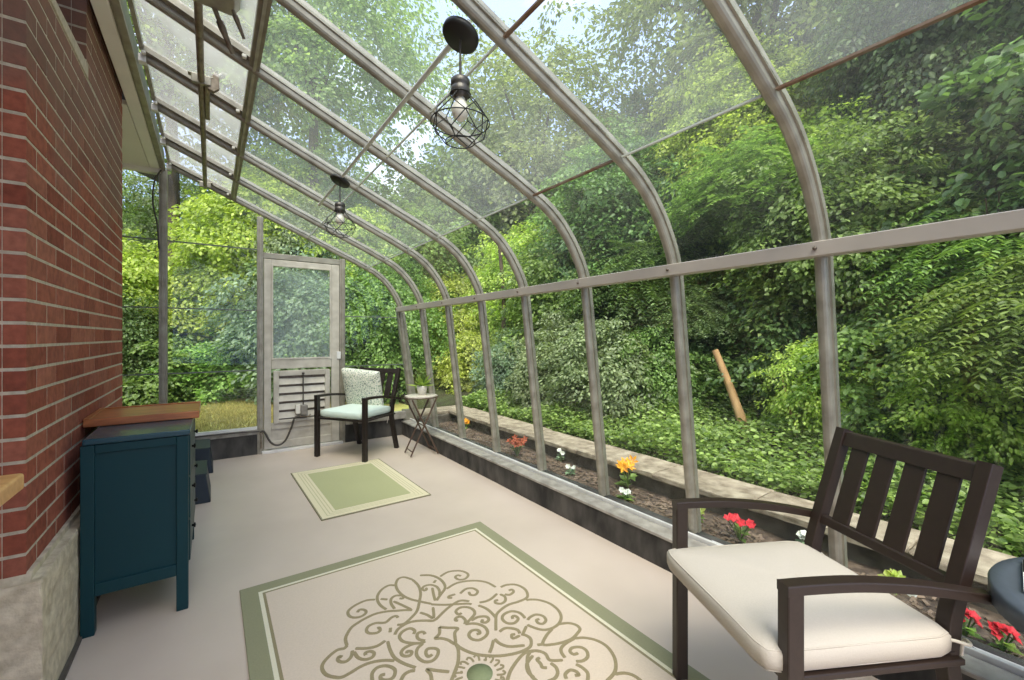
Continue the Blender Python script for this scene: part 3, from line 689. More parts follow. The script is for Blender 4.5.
def armchair(loc, rz, label, mat, scale=(1,1,1), hw=.253, pw=.213):
    t = thing('slat_back_armchair', loc, label, 'armchair', None, rz, scale=scale)
    # local: x lateral, y front, z up;  w (backwards) = -y
    for sx in (1, -1):
        m = MB(); m.box(sx*hw-.018, sx*hw+.018, -.022, .020, 0, .612); m.build('leg', mat, t, local=True, bevel=.004)
        m = MB(); pth = [(sx*hw, .020, .612), (sx*hw, -.06, .6125), (sx*hw, -.18, .608), (sx*hw, -.32, .592), (sx*hw, -.44, .570), (sx*hw*.985, -.55, .545)]
        m.sweep(spline(pth, 5), [(-.0185,-.012), (.0185,-.012), (.0185,.012), (-.0185,.012)]); m.build('armrest', mat, t, local=True, bevel=.003)
        m = MB(); pth = [(sx*pw, -.565, 0), (sx*pw, -.515, .18), (sx*pw, -.475, .36), (sx*pw, -.478, .44), (sx*pw, -.497, .53), (sx*pw, -.606, .868)]
        m.sweep(spline(pth, 6), [(-.018,-.019), (.018,-.019), (.018,.019), (-.018,.019)], up=(0,-1,0)); m.build('rear_post', mat, t, local=True, bevel=.003)
        m = MB(); m.box(sx*hw-.012 if sx > 0 else -hw-.006, hw+.006 if sx > 0 else -hw+.012, -.47, -.01, .388, .404); m.build('side_rail', mat, t, local=True, bevel=.003)
    bk = lambda z: -(.497 + (z-.53)/(.868-.53)*(.606-.497))
    for z0, z1, nm in ((.815, .862, 'top_rail'), (.545, .572, 'lower_back_rail')):
        m = MB(); x = pw-.012
        m.prism([(bk(z0)-.012, z0), (bk(z0)+.012, z0), (bk(z1)+.012, z1), (bk(z1)-.012, z1)], 'x', -x, x); m.build(nm, mat, t, local=True, bevel=.003)
    for i in range(4):
        cx = (-1.5+i)*.089
        m = MB(); z0, z1 = .560, .83; m.prism([(bk(z0)-.006, z0), (bk(z0)+.006, z0), (bk(z1)+.006, z1), (bk(z1)-.006, z1)], 'x', cx-.029, cx+.029); m.build('back_slat', mat, t, local=True, bevel=.002)
    m = MB(); m.box(-hw, hw, -.012, .012, .384, .404); m.build('front_rail', mat, t, local=True, bevel=.003)
    m = MB(); m.box(-hw+.02, hw-.02, -.475, -.45, .388, .404)
    for i in range(6): m.box(-hw+.012, hw-.012, -.06-i*.07-.045, -.06-i*.07, .394, .403)
    m.build('seat_slats', mat, t, local=True, bevel=.002)
    return t
RZ1 = math.radians(62.15)
ch1 = armchair((1.23, .675, 0), RZ1, 'near dark bronze slat-back patio armchair with a cream seat pad', M['bronze'])
def at_chair(c, p):
    return c.matrix_basis @ Vector(p)
def seat_pad(chair, cx, cy, hx, hy, h, z, label, mat, seed):
    t = thing('seat_cushion', at_chair(chair, (cx, cy, z)), label, 'cushion', None, chair.rotation_euler.z)
    o = box_cushion(hx, hy, h, seed).build('pad', mat, t, local=True)
    merge(o)
    m = MB()
    for zz, ins in ((h*.36, .0065), (-h*.36, .0065)):
        pts = []; X, Y = hx-ins, hy-ins
        for a, b2 in (((-X, -Y), (X, -Y)), ((X, -Y), (X, Y)), ((X, Y), (-X, Y)), ((-X, Y), (-X, -Y))):
            for i in range(24):
                x = a[0]+(b2[0]-a[0])*i/24; y = a[1]+(b2[1]-a[1])*i/24
                c = min(max(0, abs(x)-(hx-.05)), max(0, abs(y)-(hy-.05))); pts.append((x-math.copysign(c*.22, x), y-math.copysign(c*.22, y), zz + math.sin(11*x+3*y+seed)*.0022))
        m.tube(pts, .0022, 6, closed=True)
    m.build('piping', mat, t, local=True)
    return t
for o in (ch1,): o.matrix_basis = Matrix.LocRotScale(o.location, o.rotation_euler, o.scale)
sc1 = seat_pad(ch1, -.001, -.197, .255, .262, .066, .437, 'cream seat pad on the near armchair', M['beige'], 2)
for sx in (-1, 1):
    m = MB(); b0 = Vector((sx*.225, -.245, -.005))
    m.tube(spline([b0, b0+Vector((sx*.01, -.02, .004)), b0+Vector((sx*.022, -.055, -.003)), b0+Vector((sx*-.002, -.075, -.008)), b0+Vector((sx*-.02, -.09, -.03)), b0+Vector((sx*-.03, -.10, -.07))]), .004, 6)
    m.build('tie', M['strap'], sc1, local=True)

RZ2 = math.radians(124.2)
ch2 = armchair((1.035, 4.40, 0), RZ2, 'far dark bronze patio armchair by the door with a mint pad', M['bronze2'], (1.16, 1.0, .985))
ch2.matrix_basis = Matrix.LocRotScale(ch2.location, ch2.rotation_euler, ch2.scale)
sc2 = seat_pad(ch2, 0, -.225, .262, .24, .07, .441, 'pale mint seat pad on the far armchair', M['mint'], 5)
for sx in (-1, 1):
    m = MB(); b0 = Vector((sx*.235, -.22, -.02))
    m.tube(spline([b0, b0+Vector((sx*.005, -.04, -.03)), b0+Vector((sx*.0, -.05, -.12)), b0+Vector((sx*-.02, -.06, -.15))]), .004, 6)
    m.tube(spline([b0, b0+Vector((sx*-.02, -.04, -.03)), b0+Vector((sx*-.05, -.05, -.10)), b0+Vector((sx*-.06, -.05, -.14))]), .004, 6)
    m.build('tie', M['strap'], sc2, local=True)
# throw pillow leaning on the backrest of the far chair
po = at_chair(ch2, (.055, -.40, .645))
pm = cushion_mb(.235, .225, .14, puff=.75, round_=.03, seed=3)
pl = pm.build('throw_pillow', M['pillow'], local=True); merge(pl)
tag(pl, 'square leaf-print throw pillow leaning on the far armchair back', 'pillow')
pl.matrix_basis = Matrix.Translation(po) @ Matrix.Rotation(RZ2, 4, 'Z') @ Matrix.Rotation(math.radians(90-16), 4, 'X') @ Matrix.Rotation(math.radians(4), 4, 'Z')
pl.location = po

# ---- folding side table + plant
t = thing('folding_table', (1.765, 4.145, 0), 'small folding table with pale top and crossed brown legs', 'side table', None, math.radians(-4))
m = MB(); oct_ = [(.168*math.cos(PI/8+i*PI/4), .150*math.sin(PI/8+i*PI/4)) for i in range(8)]; m.prism(oct_, 'z', .578, .600); m.build('tabletop', M['stone_top'], t, local=True, bevel=.004)
m = MB(); oct2 = [(.172*math.cos(PI/8+i*PI/4), .154*math.sin(PI/8+i*PI/4), .581) for i in range(8)]; m.tube(oct2, .006, 6, closed=True); m.build('rim_band', M['brownmetal'], t, local=True)
for yy, s_ in ((-.115, 1), (-.095, -1), (.115, 1), (.095, -1)):
    m = MB(); m.tube([(-.13*s_, yy, .572), (.14*s_, yy, .008)], .0085, 8); m.build('leg', M['brownmetal'], t, local=True)
for s_, y_ in ((1, .115), (-1, .095)):
    m = MB(); m.tube([(.12*s_, -y_, .05), (.12*s_, y_, .05)], .006, 6); m.build('stretcher', M['brownmetal'], t, local=True)
m = MB(); m.tube([(0, -.115, .30), (0, .115, .30)], .005, 6); m.build('pivot_rod', M['brownmetal'], t, local=True)
px_, py_ = 1.785, 4.17
t = thing('potted_succulent', (px_, py_, .60), 'small leafy succulent in a white pot on the folding table', 'plant', scale=(1.35, 1.35, 1.3))
m = MB(); m.lathe([(.0, 0), (.030, 0), (.040, .06), (.042, .072), (.036, .072), (.034, .06), (0, .058)], n=20); m.build('pot', M['pot'], t, local=True)
m = MB(); rr = random.Random(4)
for i in range(26):
    a = rr.uniform(0, 2*PI); el = rr.uniform(.15, 1.3); L = rr.uniform(.07, .13); dz = Vector((math.cos(a)*math.cos(el), math.sin(a)*math.cos(el), math.sin(el)))
    sd = dz.cross(Vector((0,0,1))).normalized(); up = sd.cross(dz); o = Vector((0,0,.06))
    m.add([o, o+dz*L*.55+sd*.022+up*.004, o+dz*L-up*.006, o+dz*L*.55-sd*.022+up*.004, o+dz*L*.5-up*.006], [(0,1,4),(0,4,3),(4,1,2),(3,4,2)], 0, True)
m.build('leaves', M['leaf_ivy'], t, local=True)

# ---- round slate table at the right edge
t = thing('round_table', (1.676, -.123, 0), 'round slate grey patio table at the right edge', 'table')
m = MB(); m.lathe([(.0, .570), (.31, .570), (.318, .545), (.330, .545), (.3305, .585), (.326, .593), (.300, .5905), (.292, .588), (0, .588)], n=72); m.build('tabletop', M['slate'], t, local=True)
for i in range(4):
    a = PI/4+i*PI/2; ca, sa = math.cos(a), math.sin(a)
    m = MB(); m.tube(spline([(.06*ca, .06*sa, .565), (.05*ca, .05*sa, .35), (.12*ca, .12*sa, .12), (.24*ca, .24*sa, .012)]), .012, 8); m.build('leg', M['slate'], t, local=True)
m = MB(); m.tube([(.055*math.cos(i*PI/12), .055*math.sin(i*PI/12), .35) for i in range(24)], .007, 6, closed=True); m.build('ring_brace', M['slate'], t, local=True)
t = thing('magazine', (1.700, .011, .5935), 'white magazine with a black title band on the slate table', 'magazine', None, math.radians(5.7))
m = MB(); m.box(-.105, .105, -.14, .14, 0, .006); m.build('pages', M['paper'], t, local=True, bevel=.0015)
m = MB(); m.box(.012, .1045, -.1395, .1395, .0055, .0066); m.build('title_band', M['ink'], t, local=True)
m = MB(); m.tube([(.075, .105, .0066), (.045, .105, .0066), (.036, .095, .0066), (.036, .080, .0066), (.045, .070, .0066), (.075, .070, .0066)], .004, 6); m.build('title_stroke', M['paper'], t, local=True)

# ---- dresser
DX0, DX1, DYN, DYF, DH = -.425, -.082, 2.372, 3.20, .79
t = thing('dresser', ((DX0+DX1)/2, (DYN+DYF)/2, 0), 'teal painted dresser standing against the brick chimney', 'dresser')
m = MB(); m.box(DX0+.006, DX1+.008, DYN-.006, DYF+.008, DH-.024, DH); m.build('top', M['tealtop'], t, bevel=.006)
LW = .042
for x in (DX0, DX1-LW):
    for y in (DYN, DYF-LW): m = MB(); m.box(x, x+LW, y, y+LW, 0, DH-.026); m.build('leg', M['teal'], t, bevel=.003)
for y0, y1, nm in ((DYN+.012, DYN+.024, 'side_panel'), (DYF-.024, DYF-.012, 'side_panel')):
    m = MB(); m.box(DX0+.03, DX1-.03, y0, y1, .17, DH-.04); m.build(nm, M['teal'], t)
for y0 in (DYN+.002, DYF-.032):
    for za, zb in ((.155, .205), (DH-.062, DH-.026)): m = MB(); m.box(DX0+.042, DX1-.042, y0, y0+.03, za, zb); m.build('side_rail', M['teal'], t, bevel=.003)
m = MB(); m.box(DX0+.01, DX0+.02, DYN+.02, DYF-.02, .17, DH-.03); m.build('back_panel', M['teal'], t)
m = MB(); m.box(DX1-.035, DX1-.002, DYN+.04, DYF-.04, .155, .185); m.box(DX0+.02, DX1-.02, DYN+.02, DYF-.02, .165, .18); m.build('bottom_rail', M['teal'], t, bevel=.003)
for i in range(3):
    z0 = .192 + i*.192
    m = MB(); m.box(DX1-.022, DX1+.006, DYN+.046, DYF-.046, z0, z0+.182); dr = m.build('drawer', M['teal'], t, bevel=.004)
    for y in (DYN+.22, DYF-.22):
        q = MB(); q.lathe([(0, 0), (.006, 0), (.005, .006), (.011, .009), (.012, .014), (.0, .017)], n=14, mat=Matrix.Translation((DX1+.006, y, z0+.095)) @ Matrix.Rotation(PI/2, 4, 'Y')); q.build('knob', M['knob'], dr)
# wooden block on the dresser
bx0, bx1, by0, by1 = -.470, -.048, 2.675, 3.04
t = thing('butcher_block', ((bx0+bx1)/2, (by0+by1)/2, DH), 'reddish oak board with raised edge lying on the teal dresser', 'wooden board')
m = MB(); m.box(bx0, bx1, by0, by1, DH+.001, DH+.036); m.build('board', M['walnut'], t, bevel=.004)
m = MB(); m.box(bx0, bx0+.022, by0, by1, DH+.036, DH+.040); m.box(bx0+.022, bx1, by1-.02, by1, DH+.036, DH+.041); m.build('raised_edge', M['walnut'], t, bevel=.002)

# ---- navy bins beyond the dresser
def bin_(x0, x1, y0, y1, h, label):
    t = thing('storage_bin', ((x0+x1)/2, (y0+y1)/2, 0), label, 'bin', 'navy bins behind the dresser')
    m = MB(); m.prism([(x0, 0), (x1, 0), (x1-.03, h*.93), (x0, h)], 'y', y0, y1); m.build('body', M['navy'], t, bevel=.008)
    m = MB(); m.prism([(x0-.004, h*.985), (x1-.024, h*.915), (x1-.024, h*.945), (x0-.004, h*1.015)], 'y', y0-.004, y1+.004); m.build('lid', M['navy'], t, bevel=.005)
bin_(-.36, .0, 3.80, 4.22, .225, 'navy plastic bin with sloped lid just beyond the dresser')
bin_(-.36, .018, 4.60, 5.0, .24, 'navy plastic bin with sloped lid nearer the end wall')

# ---- maple topped table, left edge
t = thing('maple_table', (-.62, 1.0, 0), 'maple block table top corner at the left edge', 'table')
m = MB(); m.box(-.92, -.334, .62, 1.385, .866, .903); m.build('tabletop', M['maple'], t, bevel=.007, seg=3)
for x in (-.89, -.66):
    for y in (.66, 1.25): m = MB(); m.box(x, x+.05, y, y+.05, 0, .862); m.build('leg', M['maple'], t, bevel=.004)

# ================================================================== RUGS
GREEN, CREAM = lin(150,152,118), lin(214,198,180)
hx, hy = .656, 1.080; rc = (.766, 1.31)
BW = [(0, lin(148,147,118)), (.069, lin(224,218,194)), (.084, lin(148,138,108)), (.096, CREAM)]
M['rug1'] = rug_mat('big_rug_weave', hx, hy, BW)
t = thing('area_rug', (rc[0], rc[1], 0), 'large cream rug with olive scroll medallion and green border', 'rug')
m = MB(); m.box(-hx, hx, -hy, hy, .001, .008); m.build('pile', M['rug1'], t, local=True, bevel=.002)
# scroll medallion: strokes drawn on the pile, far half + mirrored near half
R = {1: (310,560,8.5), 2: (420,560,8.5), 3: (530,570,8.5), 4: (310,600,8.5), 5: (420,600,8.5), 6: (530,600,8.5)}
ST = [
(1,'555,335 480,342 400,375 340,415 322,445 335,475 375,488 430,480 470,455 475,432 450,420 420,422 402,445'),
(1,'725,215 670,215 610,250 575,300 575,345 600,385 650,420'),
(1,'870,425 800,425 740,430 660,435 560,455 480,490 410,530 350,575 310,640 302,680 315,725'),
(1,'870,165 800,145 750,160 730,205 745,255 790,300 850,330 930,350 1035,372'),
(1,'870,165 920,215 940,280 930,350 910,430 860,490 800,540 740,550'),
(1,'860,420 800,390 710,350'),
(1,'720,415 690,370 690,330 720,305 760,300 790,305 790,325 760,325'),
(1,'600,330 660,335'),
(1,'750,490 730,475 690,490 640,530 560,535 500,560 480,595 500,620 560,620 595,600 590,575 570,580'),
(1,'685,575 680,615'),
(1,'720,635 745,590 800,550 860,525 940,515 1045,515'),
(4,'880,290 890,260 850,240 790,265 760,310 790,350 860,365 940,365 980,350'),
(4,'980,290 960,270 920,280 910,310 930,335 980,345'),
(4,'940,365 870,375 800,410 775,450 800,475 850,470 865,440 830,435 820,455'),
(4,'960,370 915,410 905,460 930,500 980,525 1040,515 1080,475 1090,430 1060,410 1000,415 985,450 1005,480 1040,462'),
(4,'315,385 290,410 230,425 160,480 110,540 105,590 140,635 210,655 270,655 340,620 440,560 540,525 640,512 720,515'),
(4,'660,350 680,420 720,490 800,540 900,575'),
(4,'640,345 570,390 480,410 385,410'),
(4,'360,430 350,480 310,520 260,525 235,505 250,480 275,485'),
(4,'375,440 410,490 470,505 530,485 545,450 510,435 470,450 475,470'),
(4,'530,690 530,620 580,570 660,560 720,590 715,645 680,675 630,680 600,665 605,640 640,630'),
(4,'770,690 800,635 850,605 895,600'),
(2,'0,130 90,130 160,155 205,200 210,245 170,300 140,345'),
(2,'170,140 240,100 330,90 390,105 410,130 380,160 330,165 300,145 320,128 350,135'),
(2,'225,245 300,200 380,180 480,175 570,190 645,230'),
(2,'50,235 55,250 35,258 20,240 40,220 90,210 140,225 165,260 165,300'),
(2,'105,235 115,290 130,345'), (2,'135,170 115,195'),
(2,'95,376 200,380 300,375 400,370 440,375'),
(2,'110,400 115,490 60,465 0,445'),
(2,'60,515 110,515 150,490 200,440 260,390 340,345 420,350'),
(2,'340,285 390,245 450,240 490,265 470,295 430,295 415,270'),
(2,'300,290 250,305 245,320 275,320'),
(2,'505,360 560,350 610,325 655,285'),
(2,'685,230 740,210 820,210 890,245 915,295 900,325 830,355 750,380 690,420 650,465 645,520 645,600'),
(2,'720,290 760,295 795,270 780,250 755,260'),
(2,'680,290 720,310 725,345 690,370 645,365 640,345 665,340'),
(2,'495,385 560,410 610,450 645,490'),
(2,'895,495 850,450 780,435 715,460 700,500 740,535 800,535 835,500 810,475 785,480 790,500'),
(2,'385,545 430,500 465,455 450,420 400,400 340,405 305,435 325,460 355,450'),
(2,'380,545 385,510 350,480 310,490 300,510 325,515'),
(2,'435,515 490,485 560,480 585,505 560,530 525,525 535,505'),
(2,'385,545 470,540 545,565 575,610 555,650 500,680 440,670 415,635 440,600 490,595 510,620 480,630'),
(5,'165,230 230,235 320,240 295,280 300,370 240,340 180,325 130,325 165,285 165,230'),
(5,'300,370 350,410 440,450 540,470 660,475 780,460 880,430 940,390 940,330 900,300 860,290'),
(5,'675,270 720,240 780,240 830,255 850,285'), (5,'635,330 680,370 760,395 890,385'), (5,'625,340 610,400 590,450'),
(5,'300,370 325,420 325,520 300,600 265,690'),
(5,'250,610 150,600 60,590 90,630 100,690'), (5,'340,610 360,615'), (5,'555,500 555,515'), (5,'680,655 700,658'),
(5,'740,690 770,600 830,510 890,450 960,430 1020,436'),
(5,'970,660 920,610 910,540 960,470'), (5,'875,285 905,220'),
(5,'850,300 790,325 780,295 810,290'),
(3,'-32,258 0,250 80,255 170,285 240,340 265,400 240,460 170,500 90,505 0,475 -20,462'),
(3,'-20,425 0,400 50,378 110,390 135,425 110,455 70,450 55,425 80,415'),
(3,'240,460 320,450 390,465 425,500 400,540 360,580 290,610 200,630 110,630 140,555 190,500'), (3,'110,630 60,635'),
(6,'380,325 300,370 265,410 270,450 300,490'),
(6,'380,325 460,320 560,340 650,390 710,470 730,550 715,620 650,690'),
(6,'390,520 450,515 490,480 480,430 430,400 360,405 340,435 370,460 410,450'),
(6,'390,545 440,570 490,620 490,690'), (6,'310,670 300,630 340,595 390,605 415,635 380,640'),
(6,'0,440 60,430 130,455 170,510 280,510'), (6,'85,490 60,505 90,540 105,570 145,575'),
(6,'175,535 220,570 235,620 210,665 150,690'), (6,'0,445 -20,480 -20,560 10,640 60,690'),
(6,'720,630 800,620 880,640 950,690'),
]
pat = MB(); RN = [0]
def ribbon(pts, w=.0066):
    P = spline([(p[0], p[1], 0) for p in pts], 5); n = len(P); vs = []; RN[0] += 1; ZP = .0088 + (RN[0] % 47)*.00002
    for i, p in enumerate(P):
        tt = P[min(i+1, n-1)] - P[max(i-1, 0)]; tt.normalize(); sd = Vector((-tt.y, tt.x, 0))*w*(.72 if i in (0, n-1) else 1)
        vs += [p+sd+Vector((0,0,ZP)), p-sd+Vector((0,0,ZP)), p-sd+Vector((0,0,.007)), p+sd+Vector((0,0,.007))]
    fs = []
    for i in range(n-1):
        a = i*4; bq = a+4; fs += [(a, a+1, bq+1, bq), (a+1, a+2, bq+2, bq+1), (a+3, a, bq, bq+3)]
    pat.add(vs, fs)
for cid, s_ in ST:
    ox, oy, k = R[cid]; pts = []
    for q in s_.split():
        a, b2 = map(float, q.split(',')); x, y = ground(ox+a/k, oy+b2/k, .009); pts.append((x-rc[0], y-rc[1]))
    ribbon(pts)
    mir = [(p[0], -p[1]) for p in pts]
    def vpx(p): d = (p[0]+rc[0])*S_ + (p[1]+rc[1])*C_; return HV + F_PX*CAM_H/d
    if min(vpx(p) for p in mir) > 678: ribbon(mir)
# petals round the centre
for i in range(18):
    a = 2*PI*i/18; ribbon([(.012+q*math.cos(a+e), q*math.sin(a+e)) for q, e in ((.060, 0), (.082, .05), (.090, .15), (.082, .27))], .004)
pat.build('scroll_medallion', M['rugpat'], t, local=True)
m = MB(); m.lathe([(0, .007), (.046, .007), (.046, .0098), (0, .0098)], c=(.012, 0, 0), n=28); m.build('flower_centre', M['ruggreen'], t, local=True)

hx2, hy2 = .388, .592
M['rug2'] = rug_mat('small_rug_weave', hx2, hy2, [(0, lin(140,134,108)), (.008, lin(222,212,180)), (.112, lin(178,178,136))], stripes=(.03, .10, .022, lin(196,188,152)))
m = MB(); m.box(-hx2, hx2, -hy2, hy2, .001, .008)
o = m.build('small_rug', M['rug2'], None, local=True, bevel=.002); o.location = (.966, 3.595, 0); o.rotation_euler = (0, 0, math.radians(.9))
tag(o, 'small plain sage green rug with a cream striped border', 'rug')

# ================================================================== GARDEN
b = MB(); b.box(-8, 2.9, YE+.17, 10.6, -.1, -.02); st(b, 'ground_lawn', M['lawn'], 'strip of sunlit lawn beyond the end wall', 'lawn')
gv = []; gf = []
def gz(x, y):
    r = max(0, x-2.9); z = .17 + .16*r if x > 2.6 else -.03
    if y > 5.6: z = max(-.03, .02*(y-9)) if x < 3 else min(z, .3)
    return min(z, 1.6)
m = MB(); nx, ny = 40, 44; XS = [2.78 + (i/nx)**1.6*32 for i in range(nx+1)]; YS = [-14 + 46*j/ny for j in range(ny+1)]
rg = random.Random(2)
XS[0] = 2.86; XS[1] = 2.865
m.add([(x, y, -.15 if i_ == 0 else min(1.6, .16+.15*(x-2.8)) + rg.uniform(-.03, .03)) for i_, x in enumerate(XS) for y in YS], [(i*(ny+1)+j, (i+1)*(ny+1)+j, (i+1)*(ny+1)+j+1, i*(ny+1)+j+1) for i in range(nx) for j in range(ny)], 0, True)
st(m, 'ground_slope', M['earth'], 'rising woodland ground beyond the stone edging', 'ground')
m = MB(); m.box(-30, 2.9, 10.0, 34, -.12, -.03); st(m, 'ground_back', M['earth'], 'shaded ground under the trees beyond the lawn', 'ground')
m = MB(); m.box(-12, 2.1, -14, -1.6, -.3, -.13); st(m, 'ground_front', M['earth'], 'ground behind the photographer', 'ground')

# planting bed + stone edging
b = MB(); nx, ny = 10, 70; rb = random.Random(9)
b.add([(2.09+.54*i/nx, -2+7.2*j/ny, .105+rb.uniform(-.012, .014)) for i in range(nx+1) for j in range(ny+1)], [(i*(ny+1)+j, (i+1)*(ny+1)+j, (i+1)*(ny+1)+j+1, i*(ny+1)+j+1) for i in range(nx) for j in range(ny)], 0, True)
st(b, 'ground_bed', M['bed_soil'], 'mulched planting bed between glass and stone edging', 'bed')
ch_ = MB()
for i in range(2600):
    x = rb.uniform(2.16, 2.47); y = rb.uniform(-1.2, 4.9); s = rb.uniform(.006, .02)
    mt = Matrix.Translation((x, y, .118)) @ Matrix.Rotation(rb.uniform(0, 6.3), 4, 'Z') @ Matrix.Rotation(rb.uniform(-.5, .5), 4, 'X')
    ch_.box(-s, s, -s*.35, s*.35, -.002, .003, mat=mt)
tag(ch_.build('bark_mulch', M['chip']), 'scattered bark mulch chips on the planting bed', 'mulch', kind='stuff')
t = thing('garden_wall', (2.68, 2.0, .05), 'low stone garden edging with flat pale capstones', 'garden wall')
b = rough_box(2.56, 2.82, -2, 5.02, 0, .212, .25, .006, 12); b.build('wall_body', M['stonewall'], t)
b = rough_box(2.1, 2.7, 4.98, 5.26, 0, .212, .2, .006, 13); b.build('wall_return', M['stonewall'], t)
y = -1.9; i = 0
while y < 4.9:
    L = rb.uniform(.62, .95); y1 = min(y+L, 5.0)
    if 5.0-y1 < .3: y1 = 5.0
    q = rough_box(2.505+rb.uniform(-.01, .01), 2.845+rb.uniform(-.015, .015), y, y1-.008, .212, .250, .12, .003, 20+i); q.build('capstone', M['capstone'], t); y = y1; i += 1
q = rough_box(2.12, 2.83, 5.0, 5.32, .212, .250, .12, .003, 60); q.build('capstone', M['capstone'], t)

# ---- flowers
def leafblade(m, o, d, L, w, droop=.3, mi=0):
    d = Vector(d).normalized(); sd = d.cross(Vector((0,0,1)))
    if sd.length < .01: sd = Vector((1,0,0))
    sd.normalize(); o = Vector(o); p1 = o+d*L*.5; p2 = o+d*L+Vector((0,0,-L*droop))
    m.add([o, p1+sd*w, p2, p1-sd*w], [(0,1,2),(0,2,3)], mi, False)
def flower(name, x, y, z, h, pet, npet, pl, pw, heads, label, lf='leaf_ivy', spread=.04, nleaf=10, leafL=.07, seed=0):
    r = random.Random(seed+int(x*100)+int(y*37)); t = thing(name, (x, y, z), label, 'flower')
    st_ = MB(); lv = MB(); hs = []
    for i in range(heads):
        a = r.uniform(0, 6.28); q = spread*math.sqrt(r.random()); top = Vector((math.cos(a)*q, math.sin(a)*q, h*r.uniform(.75, 1))); hs.append(top)
        st_.tube([(0,0,0), (top.x*.5, top.y*.5, top.z*.55), top], .0028, 5)
    for i in range(nleaf):
        a = r.uniform(0, 6.28); leafblade(lv, (0, 0, h*r.uniform(.0, .5)), (math.cos(a), math.sin(a), r.uniform(.2, 1)), leafL*r.uniform(.7, 1.2), leafL*.24)
    st_.build('stem', M[lf], t, local=True); lv.build('leaves', M[lf], t, local=True)
    for top in hs:
        p = MB(); ax = Vector((r.uniform(-.7, .1), r.uniform(-.8, .1), .6)).normalized()
        u = ax.cross(Vector((0,0,1))).normalized(); v = ax.cross(u)
        for k in range(npet):
            a = 2*PI*k/npet; d = (u*math.cos(a)+v*math.sin(a))+ax*.45; d.normalize(); sd = d.cross(ax).normalized()
            o = top; p.add([o, o+d*pl*.55+sd*pw+ax*.005, o+d*pl, o+d*pl*.55-sd*pw+ax*.005], [(0,1,2),(0,2,3)])
        p.build('blossom', M[pet], t, local=True)
flower('day_lily', 2.45, 2.05, .11, .19, 'yellow_petal', 6, .055, .011, 6, 'tall yellow lily in bloom in the planting bed', spread=.07, nleaf=12, leafL=.12)
flower('day_lily', 2.46, 4.44, .11, .10, 'yellow_petal', 7, .045, .013, 3, 'low yellow bloom at the far end of the bed', spread=.02, nleaf=6)
flower('red_impatiens', 2.31, 1.18, .11, .13, 'red_petal', 5, .026, .010, 10, 'red flowers seen just above the cream seat pad', spread=.07, nleaf=12)
flower('red_impatiens', 2.23, .335, .11, .09, 'red_petal', 5, .024, .009, 7, 'red flowers beside the rear post of the near chair', spread=.03, nleaf=9, leafL=.06)
flower('red_impatiens', 2.235, .245, .11, .08, 'red_petal', 5, .024, .009, 7, 'red flowers nearest the round slate table', spread=.03, nleaf=9, leafL=.06, seed=3)
flower('rust_coleus', 2.27, 3.16, .11, .16, 'rust_petal', 5, .036, .010, 16, 'rusty red coleus plant in the middle of the bed', lf='leaf_grey', spread=.09, nleaf=5)
flower('white_flower', 2.50, 2.83, .11, .10, 'white_petal', 6, .024, .010, 4, 'white flower beside the stone edging', spread=.03, nleaf=12, lf='leaf_blue')
flower('white_flower', 2.31, 2.50, .11, .07, 'white_petal', 6, .024, .010, 3, 'white flower close to the glass left of the yellow lily', spread=.03, nleaf=8, lf='leaf_blue')
flower('white_flower', 2.24, 1.90, .11, .07, 'white_petal', 6, .024, .010, 4, 'white flower at the foot of the yellow lily', spread=.03, nleaf=12)
flower('white_flower', 2.46, .95, .11, .08, 'white_petal', 6, .028, .015, 3, 'white flower seen under the near chair back', spread=.03, nleaf=8, lf='leaf_blue')
flower('leafy_seedling', 2.28, 1.42, .11, .10, 'leaf_bright', 5, .04, .012, 4, 'bright green seedling beside a glazing bar foot', spread=.03, nleaf=10)
flower('leafy_seedling', 2.40, .58, .11, .06, 'leaf_bright', 5, .04, .012, 4, 'bright green seedling seen through the chair slats', spread=.02, nleaf=10, seed=2)
m = MB(); m.box(-.02, .02, -.003, .003, 0, .055, mat=Matrix.Rotation(.5, 4, 'X')); o = m.build('plant_tag', M['paper'], local=True); o.location = (2.40, .52, .11); o.rotation_euler = (0, 0, .9); tag(o, 'white plant tag stuck in the bed beside a seedling', 'plant tag')

# ================================================================== FOLIAGE
def leaf_mesh(name, pos, dirs, nrm, L, Wd):
    """rounded leaves: 6 verts, 4 tris, folded along the midrib; vectorised"""
    n = len(pos); sd = np.cross(dirs, nrm); sd /= np.linalg.norm(sd, axis=1, keepdims=True)+1e-9
    L = L[:, None]; Wd = Wd[:, None]
    v = np.empty((n, 6, 3)); v[:, 0] = pos; v[:, 1] = pos+dirs*L*.35+sd*Wd+nrm*Wd*.25; v[:, 2] = pos+dirs*L*.72+sd*Wd*.75+nrm*Wd*.15
    v[:, 3] = pos+dirs*L-nrm*L*.1; v[:, 4] = pos+dirs*L*.72-sd*Wd*.75+nrm*Wd*.15; v[:, 5] = pos+dirs*L*.35-sd*Wd+nrm*Wd*.25
    base = (np.arange(n)*6)[:, None]
    tri = np.array([[0,1,2,3], [0,3,4,5]])
    idx = (base[:, :, None]+tri[None]).reshape(-1)
    me = bpy.data.meshes.new(name); me.vertices.add(n*6); me.vertices.foreach_set('co', v.reshape(-1))
    me.loops.add(n*8); me.loops.foreach_set('vertex_index', idx.astype(np.int32))
    me.polygons.add(n*2); me.polygons.foreach_set('loop_start', np.arange(n*2, dtype=np.int32)*4)
    try: me.polygons.foreach_set('loop_total', np.full(n*2, 4, dtype=np.int32))
    except Exception: pass
    me.update(calc_edges=True); me.validate(); return me
def unit(a): return a/(np.linalg.norm(a, axis=1, keepdims=True)+1e-9)
